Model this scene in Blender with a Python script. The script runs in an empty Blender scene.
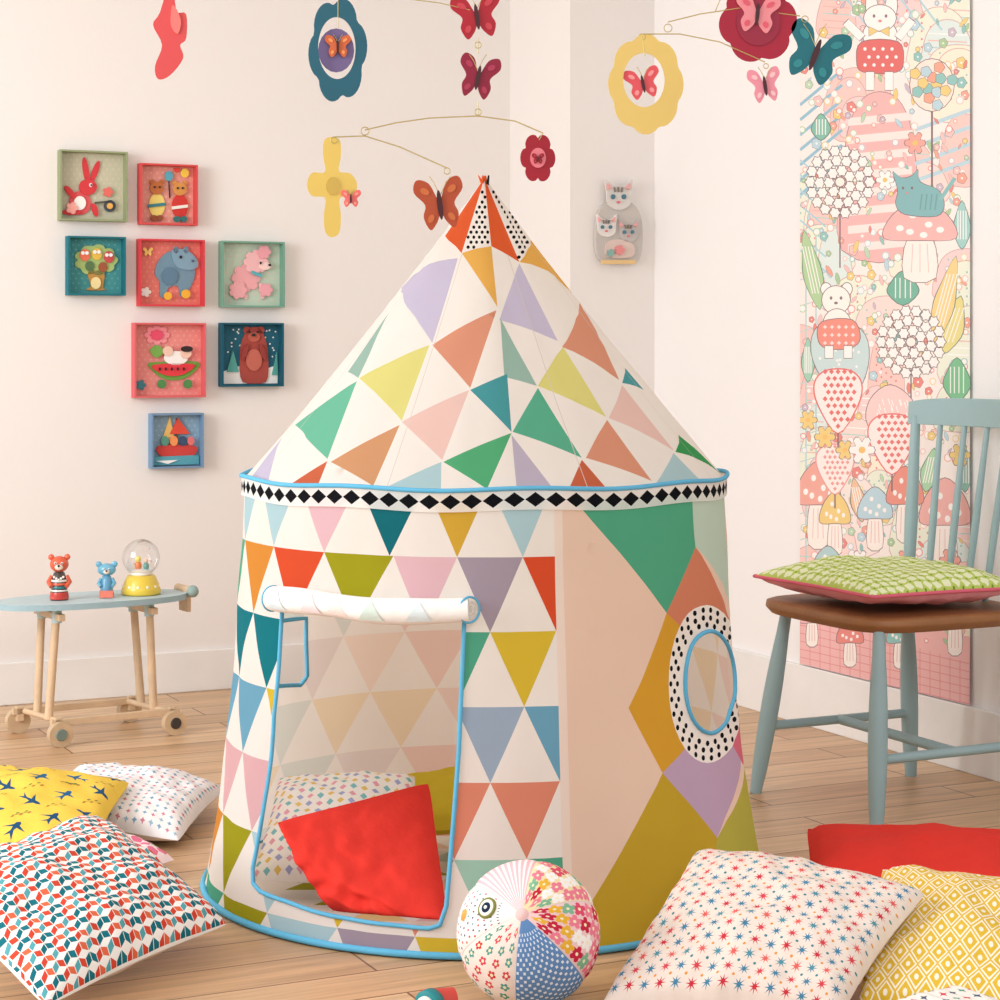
import bpy, math, random
from mathutils import Vector, noise, Matrix
from mathutils.geometry import delaunay_2d_cdt
random.seed(7)
sc=bpy.context.scene
try:
    sc.view_settings.view_transform='Standard'
except Exception: pass
F=2080.0; CH=1.06; YH=345.0
pi=math.pi
def P(px,py,D): return Vector(((px-500)/F*D, D, CH-(py-YH)/F*D))
def wp(px,py,z):
    D=(CH-z)*F/(py-YH); return Vector(((px-500)/F*D,D,z))
def lin(v):
    v/=255.0
    return v/12.92 if v<=0.04045 else ((v+0.055)/1.055)**2.4
def C(r,g,b): return (lin(r),lin(g),lin(b),1.0)
# ---------------- materials
def mat(name,rough=.7,metal=0.0,trans=0.0,bump=0.0,bscale=200.0,tint=0.06,tscale=6.0,coat=0.0,back=None,spec=.5):
    m=bpy.data.materials.new(name); m.use_nodes=True
    nt=m.node_tree; N=nt.nodes; L=nt.links
    b=N['Principled BSDF']; out=N['Material Output']
    a=N.new('ShaderNodeAttribute'); a.attribute_name='Col'
    colout=a.outputs['Color']
    if back:
        ge=N.new('ShaderNodeNewGeometry'); mu=N.new('ShaderNodeMath'); mu.operation='MULTIPLY'; mu.inputs[1].default_value=back[1]
        L.new(ge.outputs['Backfacing'],mu.inputs[0])
        mc=N.new('ShaderNodeMix'); mc.data_type='RGBA'; L.new(mu.outputs[0],mc.inputs[0]); L.new(colout,mc.inputs[6]); mc.inputs[7].default_value=back[0]
        colout=mc.outputs[2]
    tc=N.new('ShaderNodeTexCoord')
    nz=N.new('ShaderNodeTexNoise'); nz.inputs['Scale'].default_value=tscale; nz.inputs['Detail'].default_value=4
    L.new(tc.outputs['Object'],nz.inputs['Vector'])
    mr=N.new('ShaderNodeMapRange'); mr.inputs['To Min'].default_value=1-tint; mr.inputs['To Max'].default_value=1+tint*.4
    L.new(nz.outputs['Fac'],mr.inputs['Value'])
    mx=N.new('ShaderNodeVectorMath'); mx.operation='SCALE'
    L.new(colout,mx.inputs[0]); L.new(mr.outputs['Result'],mx.inputs['Scale'])
    L.new(mx.outputs['Vector'],b.inputs['Base Color'])
    b.inputs['Roughness'].default_value=rough; b.inputs['Metallic'].default_value=metal
    b.inputs['Specular IOR Level'].default_value=spec
    if coat: b.inputs['Coat Weight'].default_value=coat
    if bump:
        n2=N.new('ShaderNodeTexNoise'); n2.inputs['Scale'].default_value=bscale; n2.inputs['Detail'].default_value=3
        L.new(tc.outputs['Object'],n2.inputs['Vector'])
        bp=N.new('ShaderNodeBump'); bp.inputs['Strength'].default_value=bump; bp.inputs['Distance'].default_value=.01
        L.new(n2.outputs['Fac'],bp.inputs['Height']); L.new(bp.outputs['Normal'],b.inputs['Normal'])
    if trans:
        t=N.new('ShaderNodeBsdfTranslucent'); L.new(mx.outputs['Vector'],t.inputs['Color'])
        ms=N.new('ShaderNodeMixShader'); ms.inputs[0].default_value=trans
        L.new(b.outputs[0],ms.inputs[1]); L.new(t.outputs[0],ms.inputs[2]); L.new(ms.outputs[0],out.inputs['Surface'])
    return m
M_tent=mat('tent_cotton',.9,trans=.45,bump=.45,bscale=9,tint=.05,back=(C(250,242,234),.5),spec=.2)
M_cloth=mat('cushion_cotton',.95,bump=.4,bscale=22,tint=.08,tscale=9,spec=.15)
M_paint=mat('painted_wood',.5,tint=.12,bump=.05,bscale=60,spec=.4)
M_wood=mat('wood',.5,tint=.35,tscale=14,bump=.1,bscale=80)
M_metal=mat('lacquered_tin',.45,tint=.12,spec=.25)
M_wire=mat('brass_wire',.35,metal=.7,tint=.05)
M_paper=mat('wallpaper_print',.9,tint=.03,spec=.1)
M_card=mat('printed_card',.7,tint=.05,spec=.3)
M_wall=mat('plaster_wall',.95,tint=.02,tscale=2,bump=.06,bscale=40,spec=.1)
M_plas=mat('glossy_plastic',.3,coat=.3)
def glassmat():
    m=bpy.data.materials.new('thin_glass'); m.use_nodes=True
    nt=m.node_tree; N=nt.nodes; L=nt.links; out=N['Material Output']
    g=N.new('ShaderNodeBsdfGlossy'); g.inputs['Roughness'].default_value=.05
    t=N.new('ShaderNodeBsdfTransparent'); lw=N.new('ShaderNodeLayerWeight'); lw.inputs[0].default_value=.35
    ms=N.new('ShaderNodeMixShader'); L.new(lw.outputs['Facing'],ms.inputs[0]); L.new(t.outputs[0],ms.inputs[1]); L.new(g.outputs[0],ms.inputs[2])
    L.new(ms.outputs[0],out.inputs['Surface']); return m
M_glass=glassmat()
# ---------------- mesh builder
class MB:
    def __init__(s): s.v=[];s.f=[];s.c=[];s.s=[];s.mi=[];s.mats=[]
    def m(s,mt):
        if mt not in s.mats: s.mats.append(mt)
        return s.mats.index(mt)
    def add(s,vs,fs,col,mt,smooth=False):
        o=len(s.v); s.v+= [tuple(v) for v in vs]; k=s.m(mt)
        for i,f in enumerate(fs):
            s.f.append([o+j for j in f]); s.c.append(col[i] if isinstance(col,list) else col); s.s.append(smooth); s.mi.append(k)
    def box(s,c,X,Y,Z,col,mt):
        c=Vector(c);X=Vector(X);Y=Vector(Y);Z=Vector(Z)
        vs=[c+a*X+b*Y+d*Z for a in(-1,1) for b in(-1,1) for d in(-1,1)]
        fs=[(0,1,3,2),(4,6,7,5),(0,4,5,1),(2,3,7,6),(0,2,6,4),(1,5,7,3)]
        s.add(vs,fs,col,mt)
    def cyl(s,p0,p1,r0,r1,col,mt,n=20,caps=True):
        s.tube([p0,p1],[r0,r1],col,mt,n,caps)
    def tube(s,pts,r,col,mt,n=8,caps=True,closed=False):
        pts=[Vector(p) for p in pts]; k=len(pts)
        rs=r if isinstance(r,(list,tuple)) else [r]*k
        vs=[];fs=[]; up=None
        for i,p in enumerate(pts):
            if closed: t=pts[(i+1)%k]-pts[i-1]
            else: t=pts[min(i+1,k-1)]-pts[max(i-1,0)]
            t.normalize()
            if up is None: up=t.orthogonal().normalized()
            else:
                up=(up-t*up.dot(t)); 
                up=up.normalized() if up.length>1e-6 else t.orthogonal().normalized()
            w=t.cross(up)
            for j in range(n):
                a=2*pi*j/n; vs.append(p+(up*math.cos(a)+w*math.sin(a))*rs[i])
        for i in range(k if closed else k-1):
            i2=(i+1)%k
            for j in range(n):
                fs.append((i*n+j,i*n+(j+1)%n,i2*n+(j+1)%n,i2*n+j))
        s.add(vs,fs,col,mt,True)
        if caps and not closed:
            s.add(vs[:n],[tuple(range(n))[::-1]],col,mt); s.add(vs[-n:],[tuple(range(n))],col,mt)
    def ball(s,c,r,col,mt,n=20,R=None):
        c=Vector(c); rx,ry,rz=(r,r,r) if not isinstance(r,(tuple,list)) else r
        vs=[];fs=[];m=n//2+2
        for i in range(m+1):
            la=-pi/2+pi*i/m
            for j in range(n):
                lo=2*pi*j/n; v=Vector((rx*math.cos(la)*math.cos(lo),ry*math.cos(la)*math.sin(lo),rz*math.sin(la)))
                if R: v=R@v
                vs.append(c+v)
        for i in range(m):
            for j in range(n): fs.append((i*n+j,i*n+(j+1)%n,(i+1)*n+(j+1)%n,(i+1)*n+j))
        s.add(vs,fs,col,mt,True)
    def lathe(s,c,prof,col,mt,n=24,ax=None):
        c=Vector(c); ax=ax or Vector((0,0,1)); a=ax.orthogonal().normalized(); b=ax.cross(a)
        vs=[];fs=[]
        for r,h in prof:
            for j in range(n):
                t=2*pi*j/n; vs.append(c+ax*h+(a*math.cos(t)+b*math.sin(t))*r)
        for i in range(len(prof)-1):
            for j in range(n): fs.append((i*n+j,i*n+(j+1)%n,(i+1)*n+(j+1)%n,(i+1)*n+j))
        s.add(vs,fs,col,mt,True)
    def ext(s,pts,nrm,th,col,mt,side=None):
        n=len(pts); nrm=Vector(nrm)
        back=[Vector(p)-nrm*th for p in pts]
        s.add(pts,[tuple(range(n))],col,mt); s.add(back,[tuple(range(n))[::-1]],side or col,mt)
        s.add([Vector(p) for p in pts]+back,[(i,(i+1)%n,n+(i+1)%n,n+i) for i in range(n)],side or col,mt)
    def ring(s,o,i_,nrm,th,col,mt):
        n=len(o); nrm=Vector(nrm); ob=[Vector(p)-nrm*th for p in o]; ib=[Vector(p)-nrm*th for p in i_]
        vs=[Vector(p) for p in o]+[Vector(p) for p in i_]+ob+ib; fs=[]
        for k in range(n):
            q=(k+1)%n
            fs+=[(k,q,n+q,n+k),(2*n+k,3*n+k,3*n+q,2*n+q),(k,2*n+k,2*n+q,q),(n+k,n+q,3*n+q,3*n+k)]
        s.add(vs,fs,col,mt)
    def build(s,name,bevel=0,parent=None):
        me=bpy.data.meshes.new(name)
        xs=[v[0] for v in s.v];ys=[v[1] for v in s.v];zs=[v[2] for v in s.v]
        cen=Vector(((min(xs)+max(xs))/2,(min(ys)+max(ys))/2,min(zs)))
        me.from_pydata([(v[0]-cen.x,v[1]-cen.y,v[2]-cen.z) for v in s.v],[],s.f)
        at=me.color_attributes.new('Col','FLOAT_COLOR','CORNER')
        buf=[]
        for p,c in zip(me.polygons,s.c):
            buf+=list(c)*p.loop_total
        at.data.foreach_set('color',buf)
        me.polygons.foreach_set('use_smooth',s.s); me.polygons.foreach_set('material_index',s.mi)
        for m_ in s.mats: me.materials.append(m_)
        me.update()
        ob=bpy.data.objects.new(name,me); ob.location=cen; sc.collection.objects.link(ob)
        if bevel:
            bv=ob.modifiers.new('Bevel','BEVEL'); bv.width=bevel; bv.segments=2; bv.limit_method='ANGLE'
        if parent: ob.parent=parent
        return ob
def area(p): return sum(p[i][0]*p[(i+1)%len(p)][1]-p[(i+1)%len(p)][0]*p[i][1] for i in range(len(p)))/2
def sheet(mb,domain,base,polys,grid,fn,mt,smooth=True,me_=None):
    vs=[];fs=[];cols=[base]
    def addp(p):
        p=[tuple(q[:2]) for q in p]
        if area(p)<0: p=p[::-1]
        if me_:
            q=[]
            for i in range(len(p)):
                a=p[i];b=p[(i+1)%len(p)]; k=max(1,int(math.hypot(b[0]-a[0],b[1]-a[1])/me_))
                for j in range(k): q.append((a[0]+(b[0]-a[0])*j/k,a[1]+(b[1]-a[1])*j/k))
            p=q
        o=len(vs); vs.extend(Vector(q) for q in p); fs.append(list(range(o,o+len(p))))
    addp(domain)
    for p,c in polys:
        if abs(area(p))<1e-9: continue
        addp(p); cols.append(c)
    vs.extend(Vector(g) for g in grid)
    ov,oe,of,a,b_,orf=delaunay_2d_cdt(vs,[],fs,0,1e-7,True)
    nf=[];nc=[]
    for f,ids in zip(of,orf):
        if 0 not in ids: continue
        c=cols[max(ids)]
        if c is None: continue
        nf.append(tuple(f)); nc.append(c)
    mb.add([fn(v[0],v[1]) for v in ov],nf,nc,mt,smooth)
def sm(pts,k=5):
    n=len(pts);o=[]
    for i in range(n):
        p0,p1,p2,p3=[pts[(i+j-1)%n] for j in range(4)]
        for t in range(k):
            t/=k
            o.append(tuple(.5*((2*p1[d])+(-p0[d]+p2[d])*t+(2*p0[d]-5*p1[d]+4*p2[d]-p3[d])*t*t+(-p0[d]+3*p1[d]-3*p2[d]+p3[d])*t**3) for d in range(2)))
    return o
def el(cx,cy,rx,ry=None,rot=0,n=20):
    ry=rx if ry is None else ry
    return [(cx+rx*math.cos(a)*math.cos(rot)-ry*math.sin(a)*math.sin(rot),cy+rx*math.cos(a)*math.sin(rot)+ry*math.sin(a)*math.cos(rot)) for a in [2*pi*i/n for i in range(n)]]
def flo(cx,cy,r,k=6,amp=.18,sy=1,n=48,ph=0):
    f=lambda a: r*(1-amp+2*amp*abs(math.cos(k*a/2+ph))**.6)
    return [(cx+f(a)*math.cos(a),cy+sy*f(a)*math.sin(a)) for a in [2*pi*i/n for i in range(n)]]
def ln(x0,y0,x1,y1,w):
    dx,dy=x1-x0,y1-y0; l=math.hypot(dx,dy) or 1; a,b=-dy/l*w/2,dx/l*w/2
    return [(x0+a,y0+b),(x1+a,y1+b),(x1-a,y1-b),(x0-a,y0-b)]
def bfly(cx,cy,s,rot=0,sx=1):
    h=[(0,.15),(.35,.75),(.85,.9),(1,.5),(.6,.05),(.72,-.35),(.5,-.8),(.18,-.55)]
    p=h+[(0,-.25)]+[(-x,y) for x,y in h[::-1][:-1]]
    q=sm(p,4); c,sn=math.cos(rot),math.sin(rot)
    return [(cx+s*(x*sx*c-y*sn),cy-s*(x*sx*sn+y*c)) for x,y in q]
# ---------------- camera
cam=bpy.data.cameras.new('camera'); co=bpy.data.objects.new('camera',cam); sc.collection.objects.link(co)
co.location=(0,0,CH); co.rotation_euler=(pi/2,0,0); cam.sensor_width=36; cam.lens=36*F/1000; cam.shift_y=-(500-YH)/1000
sc.camera=co
# ---------------- room
m=.48; L_=math.hypot(1,m)
class Wall:
    def __init__(s,p,U,N): s.p=Vector((p[0],p[1],0)); s.U=Vector(U).normalized(); s.N=Vector(N).normalized()
    def hit(s,px,py,off=0):
        d=Vector(((px-500)/F,1,-(py-YH)/F)); o=Vector((0,0,CH)); pp=s.p+s.N*off
        t=(pp-o).dot(s.N)/d.dot(s.N); return o+d*t
    def uv(s,px,py,off=0):
        h=s.hit(px,py,off)-s.p; return (h.dot(s.U),h.z)
    def pt(s,u,v,off=0): return s.p+s.U*u+s.N*off+Vector((0,0,v))
WL=Wall((-1.47,6.12),(1,m,0),(m,-1,0))
WR=Wall((.74,6.04),(m,-1,0),(-1,-m,0))
WC=Wall((.2175,6.457),(1,m,0),(m,-1,0))
HT=2.6
wallcol=C(238,233,229)
def wallbox(name,p0,p1,N,z0,z1,th,col,mt=M_wall,bev=0):
    mb=MB(); p0=Vector((p0[0],p0[1],0));p1=Vector((p1[0],p1[1],0));N=Vector(N).normalized()
    c=(p0+p1)/2-N*th/2; mb.box((c.x,c.y,(z0+z1)/2),(p1-p0)/2,N*th/2,(0,0,(z1-z0)/2),col,mt)
    return mb.build(name,bev)
a0=WL.pt(-1.6,0); a1=WL.pt((.033+1.47)*L_,0)
b0=a1; b1=Vector((.2175,6.457,0)); c1=Vector((.490,6.588,0))
r1=WR.pt(2.6,0)
wallbox('wall_left',a0,a1+WL.U*.3,WL.N,0,HT,.1,wallcol)
mb=MB()
q=[b0,b1,c1+WR.U*0,b0+ (c1-b1)]
q=[Vector((v.x,v.y,0)) for v in q]
mb.add([v for v in q]+[v+Vector((0,0,HT)) for v in q],[(0,1,5,4),(1,2,6,5),(2,3,7,6),(3,0,4,7),(4,5,6,7)],wallcol,M_wall); mb.build('wall_column')
wallbox('wall_right',c1-WR.U*.3,r1,WR.N,0,HT,.1,C(242,239,237))
base=C(242,240,237)
wallbox('baseboard_left',WL.pt(-1.6,0,.014),a1+WL.N*.014,WL.N,0,.125,.014,base,M_paint,.003)
wallbox('baseboard_right',c1+WR.N*.016,r1+WR.N*.016,WR.N,0,.165,.016,base,M_paint,.003)
wallbox('baseboard_column',b1+WC.N*.014,c1+WC.N*.014,WC.N,0,.125,.014,base,M_paint,.003)
def floormat():
    mt=bpy.data.materials.new('oak_planks'); mt.use_nodes=True; nt=mt.node_tree;N=nt.nodes;L=nt.links;b=N['Principled BSDF']
    tc=N.new('ShaderNodeTexCoord'); mp=N.new('ShaderNodeMapping'); mp.inputs['Rotation'].default_value=(0,0,-math.atan(m))
    L.new(tc.outputs['Object'],mp.inputs['Vector'])
    br=N.new('ShaderNodeTexBrick'); br.inputs['Scale'].default_value=1; br.inputs['Brick Width'].default_value=1.3; br.inputs['Row Height'].default_value=.13
    br.inputs['Mortar Size'].default_value=.0025; br.inputs['Mortar Smooth'].default_value=.3; br.offset=.37
    br.inputs['Color1'].default_value=C(222,186,146); br.inputs['Color2'].default_value=C(200,158,116); br.inputs['Mortar'].default_value=C(125,86,58)
    L.new(mp.outputs[0],br.inputs['Vector'])
    m2=N.new('ShaderNodeMapping'); m2.inputs['Scale'].default_value=(2.2,34,1); L.new(mp.outputs[0],m2.inputs['Vector'])
    nz=N.new('ShaderNodeTexNoise'); nz.inputs['Scale'].default_value=1.3; nz.inputs['Detail'].default_value=7; nz.inputs['Distortion'].default_value=.9; L.new(m2.outputs[0],nz.inputs['Vector'])
    mr=N.new('ShaderNodeMapRange'); mr.inputs['From Min'].default_value=.3; mr.inputs['From Max'].default_value=.7; mr.inputs['To Min'].default_value=.72; mr.inputs['To Max'].default_value=1.1; L.new(nz.outputs['Fac'],mr.inputs['Value'])
    vm=N.new('ShaderNodeVectorMath'); vm.operation='SCALE'; L.new(br.outputs['Color'],vm.inputs[0]); L.new(mr.outputs[0],vm.inputs['Scale']); L.new(vm.outputs[0],b.inputs['Base Color'])
    b.inputs['Roughness'].default_value=.4
    bp=N.new('ShaderNodeBump'); bp.inputs['Strength'].default_value=.15; bp.inputs['Distance'].default_value=.004; L.new(nz.outputs['Fac'],bp.inputs['Height']); L.new(bp.outputs[0],b.inputs['Normal'])
    return mt
mb=MB(); mb.box((0,4.2,-.05),(4,0,0),(0,5,0),(0,0,.05),C(210,170,130),floormat()); mb.build('floor')
mb=MB(); mb.box((.3,5.2,HT+.05),(3,0,0),(0,3.2,0),(0,0,.05),C(246,245,244),M_wall); mb.build('ceiling')
# ---------------- tent
TX,TY=-.031,4.13; RE=.472; ZE=.80; ZA=1.392
def Rb(z):
    t=1-max(0,min(1,z/ZE)); return RE+.040*t+.040*t**3
def Rr(z): return RE*(ZA-z)/(ZA-ZE)
def thit(px,py,Rf,far=False,scale=1.0):
    d=Vector(((px-500)/F,1,-(py-YH)/F)); 
    Dc=(d.x*TX+TY)/(d.x**2+1)
    def G(D):
        x=d.x*D-TX;y=D-TY;z=CH+d.z*D; return math.hypot(x,y)-Rf(z),x,y,z
    lo,hi=(Dc,Dc+1.0) if far else (Dc-1.0,Dc)
    g=G(Dc)
    if g[0]>0: x,y,z=g[1:]
    else:
        a,b=(hi,lo) if far else (lo,hi)
        for _ in range(40):
            mdl=(a+b)/2
            if G(mdl)[0]>0: a=mdl
            else: b=mdl
        _,x,y,z=G(b)
    return math.atan2(x,-y),z
def wr(th,z): return .0055*noise.noise(Vector((math.cos(th)*3.5,math.sin(th)*3.5,z*2.5)))+.0040*noise.noise(Vector((math.cos(th)*9+math.sin(z*9),math.sin(th)*9,z*5+4)))
def bpos(th,z,off=0):
    f=min(1,max(0,(ZE-z)/.1)); r=Rb(z)+wr(th,z)*f+off
    return Vector((TX+r*math.sin(th),TY-r*math.cos(th),z))
S=.5
def bp_(px,py,far=False):
    th,z=thit(px,py,Rb,far); return (th*S,z)
cW=C(246,242,236)
pal=dict(lb=C(178,214,224),pk=C(232,192,202),dt=C(20,112,125),mu=C(216,174,62),gy=C(170,158,175),ol=C(165,162,30),ro=C(222,84,48),sa=C(228,145,120),
  te=C(20,125,138),bl=C(112,172,202),gn=C(85,175,145),yl=C(222,194,60),gb=C(160,182,205),pi=C(228,182,188),lg=C(165,212,195),oo=C(220,146,60))
rows={1:{-5:'lb',-4:'lb',-3:'pk',-2:'dt',-1:'mu',0:'lb'},
 2:{-5:'gn',-4:'oo',-3:'ro',-2:'ol',-1:'pk',0:'gy',1:'ro'},
 3:{-5:'te',-4:'te',-3:'pk',-2:'sa',-1:'gn',0:'yl'},
 4:{-5:'bl',-4:'bl',-3:'yl',-2:'lg',-1:'te',0:'gb',1:'bl'},
 5:{-6:'pi',-5:'pi',-4:'pi',-3:'te',-2:'pk',-1:'sa',0:'sa'},
 6:{-5:'oo',-4:'ol',-3:'lb',-2:'yl',-1:'sa',0:'lg',1:'gn'},
 7:{-6:'ol',-5:'gn',-4:'ol',-3:'lb',-2:'gy',-1:'yl',0:'bl'}}
past=[C(240,200,188),C(238,186,172),C(246,214,194),C(225,210,210),C(240,210,150),C(200,216,210),C(236,196,200)]
DT=2*pi/26; polys=[]
def stretch(t):   # the side panels carry slightly larger triangles
    return t+(t+.33)*.26 if t<-.33 else t
for r in range(1,8):
    zt=.817-.13*(r-1); zb=zt-.13; e0=.028 if r%2 else .028-DT/2
    for i in range(-14,14):
        a=stretch(e0+DT*i); b=stretch(e0+DT*i+DT)
        if b<-pi+.01 or a>pi-.01: continue
        if a>.30 and b<1.72: continue
        k=rows[r].get(i)
        if k and a<.3: col=pal[k]
        else: col=random.choice(past)
        polys.append(([(a*S,zt),(b*S,zt),((a+b)/2*S,zb)],col))
SE=.283
polys.append(([(SE*S,.85),(1.72*S,.85),(1.72*S,-.05),(SE*S,-.05)],C(240,212,192)))
def pp(pts,col,far=False):
    polys.append(([bp_(x,y,far) for x,y in pts],col))
pp([(574,500),(692,492),(697,548),(667,613)],C(85,175,140))
pp([(692,492),(735,490),(745,610),(697,547)],C(196,220,205))
pp([(697,547),(750,640),(750,700),(680,700),(667,613)],C(216,136,106))
pp([(667,613),(628,708),(663,773),(706,730),(695,640)],C(220,166,55))
pp([(706,720),(663,773),(716,838),(740,760),(750,740)],C(196,170,198))
pp([(728,742),(752,690),(760,690),(760,760),(742,765)],C(222,116,136))
pp([(663,773),(716,838),(690,960),(560,985),(590,905)],C(200,168,52))
pp([(744,752),(770,760),(770,900),(730,960),(690,960),(716,838)],C(186,180,78))
polys.append(([((SE-.012)*S,.85),((SE+.02)*S,.85),((SE+.02)*S,-.05),((SE-.012)*S,-.05)],C(246,230,218)))
pp(el(707,684,38,79,.0,40),cW)
k=0
for ring_r,nn in((.94,30),(.84,28),(.75,24)):
    for i in range(nn):
        a=2*pi*(i+.5*k)/nn
        pp(el(707+38*ring_r*math.cos(a),684+79*ring_r*math.sin(a),1.7,2.9,0,8),C(20,20,25))
    k+=1
hole_px=el(709,682,24,51,0,40)
pp(hole_px,None)
DA=[(-.855,.602),(-.063,.602),(-.082,.35),(-.115,.09),(-.135,.058),(-.17,.052),(-.5,.056),(-.84,.070),(-.885,.080),(-.90,.105),(-.87,.35)]
polys.append(([(a*S,z) for a,z in DA],None))
wn=[bp_(x,y,True) for x,y in [(272,622),(305,618),(306,676),(300,685),(276,686),(272,680)]]
polys.append((wn,None))
dom=[]
for i in range(0,105): dom.append(((-pi+2*pi*i/104)*S,0.006))
for i in range(0,105): dom.append(((pi-2*pi*i/104)*S,ZE))
grid=[((-pi+.05*i+.026*(j%2))*S,.006+.025*j) for i in range(1,125) for j in range(1,32)]
grid=[g for g in grid if abs(g[0])<pi*S-.01 and g[1]<.795]
mb=MB()
sheet(mb,dom,cW,polys,grid,lambda u,v: bpos(u/S,v),M_tent,True,.025)
SL=math.hypot(RE,ZA-ZE); K=RE/SL
def rmap(th,z):
    rho=SL*(ZA-z)/(ZA-ZE); ph=th*K; return (rho*math.sin(ph),-rho*math.cos(ph))
NPAN=8
def rinv(u,v,off=0):
    rho=math.hypot(u,v); ph=math.atan2(u,-v); th=ph/K; z=ZA-(ZA-ZE)*rho/SL
    t=rho/SL
    fold=.003*math.cos(NPAN*th+.4)*math.sin(pi*min(1,t))
    r=RE*t-.010*math.sin(pi*t)+fold+wr(th,z)*.9*min(1,(1-t)*8,t*4)+off
    r=max(r,.0005)
    return Vector((TX+r*math.sin(th),TY-r*math.cos(th),z))
def rp(px,py):
    th,z=thit(px,py,lambda z:max(Rr(z),.0001)); return rmap(th,min(z,ZA-.0001))
A_=(485,176)
lil=C(204,198,224);sal=C(224,156,128);tg=C(156,192,180);yl=C(226,222,136);gr=C(112,194,164);br=C(212,158,116);pkk=C(238,204,196);tl=C(76,160,168);g2=C(94,182,150);lb=C(178,212,220);rr=C(206,106,74);orr=C(226,98,52);am=C(236,182,90)
rl=[([(391,288),(456,258),(430,343)],lil),([(522,263),(500,320),(560,341)],lil),([(430,345),(497,310),(470,388)],sal),([(501,318),(505,377),(539,386)],tg),
([(586,303),(564,347),(624,380)],sal),([(342,372),(383,312),(357,378)],tg),([(358,378),(427,345),(400,421)],yl),([(292,425),(356,381),(327,459)],gr),([(330,462),(398,425),(373,486)],br),
([(248,482),(280,437),(268,482)],lil),([(400,422),(469,390),(442,460)],pkk),([(565,347),(540,386),(607,417)],yl),([(470,390),(508,374),(512,432)],tl),([(540,388),(513,432),(583,458)],g2),
([(627,385),(610,418),(677,451)],pkk),([(632,368),(627,383),(650,390)],tl),([(683,435),(678,452),(727,474)],C(60,160,90)),([(608,420),(587,458),(652,481)],sal),([(443,462),(512,433),(487,489)],C(86,178,126)),
([(512,435),(517,492),(555,491)],C(194,186,206)),([(383,489),(441,462),(441,492)],lb),([(288,486),(327,461),(316,490)],rr),([(583,460),(568,491),(608,490)],rr),([(676,453),(655,485),(702,482)],lb),
([(460,253),(492,246),(498,307)],am),([(522,262),(533,238),(579,293)],am)]
rpoly=[([rp(x,y) for x,y in p],c) for p,c in rl]
for r in range(1,6):
    z0=ZE+(ZA-ZE)*(r-1)/5.5; z1=ZE+(ZA-ZE)*r/5.5; nn=[0,22,18,14,10,6][r]
    for i in range(nn):
        a=-pi+2*pi*(i+.15)/nn; b=a+2*pi/nn*.8
        if a<1.5 and b>-1.6 or b>pi: continue
        rpoly.append(([rmap(a,z0),rmap(b,z0),rmap((a+b)/2,z1)],random.choice([lil,sal,tg,yl,gr,pkk,lb])))
for i in range(NPAN):
    th=-pi+2*pi*(i+.5)/NPAN+.02
    p0=rmap(th,ZA-.01);p1=rmap(th,ZE+.002); rpoly.append((ln(p0[0],p0[1],p1[0],p1[1],.0014),C(222,214,206)))
caps=[([A_,(443,236),(460,253)],orr),([A_,(460,253),(492,246)],cW),([A_,(492,246),(522,262)],orr),([A_,(522,262),(536,240)],cW)]
def inside(p,t):
    s=[(t[(i+1)%3][0]-t[i][0])*(p[1]-t[i][1])-(t[(i+1)%3][1]-t[i][1])*(p[0]-t[i][0]) for i in range(3)]
    return all(v>0 for v in s) or all(v<0 for v in s)
for p,c in caps: rpoly.append(([rp(x,y) for x,y in p],c))
for p,c in caps:
    if c is cW:
        cx=sum(q[0] for q in p)/3; cy=sum(q[1] for q in p)/3
        sh=[(cx+(x-cx)*.84,cy+(y-cy)*.88) for x,y in p]
        for jy in range(28):
            for jx in range(20):
                q=(440+6*jx+3*(jy%2),182+5*jy-0)
                if inside(q,sh): rpoly.append(([rp(x,y) for x,y in el(q[0],q[1],1.7,1.8,0,8)],C(20,20,25)))
dom=[(SL*math.sin(K*t),-SL*math.cos(K*t)) for t in [-pi+2*pi*i/120 for i in range(121)]]+[(0.0,-.001)]
grid=[]
for i in range(-36,37):
    for j in range(-36,37):
        g=(i*.022+.011*(j%2),j*.022)
        rho=math.hypot(*g); ph=math.atan2(g[0],-g[1])
        if .02<rho<SL-.012 and abs(ph)<K*pi-.03: grid.append(g)
sheet(mb,dom,cW,rpoly,grid,lambda u,v: rinv(u,v),M_tent,True,.022)
NB=80; bd=[]
cir=2*pi
for i in range(NB):
    a=-pi+cir*(i+.5)/NB; w=cir/NB*.5
    bd.append(([((a-w*.98)*S,.786),(a*S,.7730),((a+w*.98)*S,.786),(a*S,.799)],C(18,18,24)))
dom=[((-pi+cir*i/160)*S,.768) for i in range(161)]+[((pi-cir*i/160)*S,.806) for i in range(161)]
sheet(mb,dom,C(250,248,244),bd,[],lambda u,v: Vector((TX+(RE+.007)*math.sin(u/S),TY-(RE+.007)*math.cos(u/S),v+.0025*math.sin(u/S*9))),M_tent)
blue=C(100,180,216)
def ringpath(z,off,n=120,wave=.0025): return [Vector((TX+(Rb(z)+off)*math.sin(t),TY-(Rb(z)+off)*math.cos(t),z+wave*math.sin(t*9))) for t in [2*pi*i/n for i in range(n)]]
mb.tube(ringpath(.806,.008),.0042,blue,M_cloth,8,closed=True)
mb.tube(ringpath(.008,.002,wave=0),.0065,blue,M_cloth,8,closed=True)
def path2d(pts,fn,n=10,closed=True):
    o=[];k=len(pts)
    for i in range(k if closed else k-1):
        a=pts[i];b=pts[(i+1)%k]
        for j in range(n): t=j/n; o.append(fn(a[0]+(b[0]-a[0])*t,a[1]+(b[1]-a[1])*t))
    return o
mb.tube(path2d(DA,lambda a,z:bpos(a,z,.002),8),.004,blue,M_cloth,8,closed=True)
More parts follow.
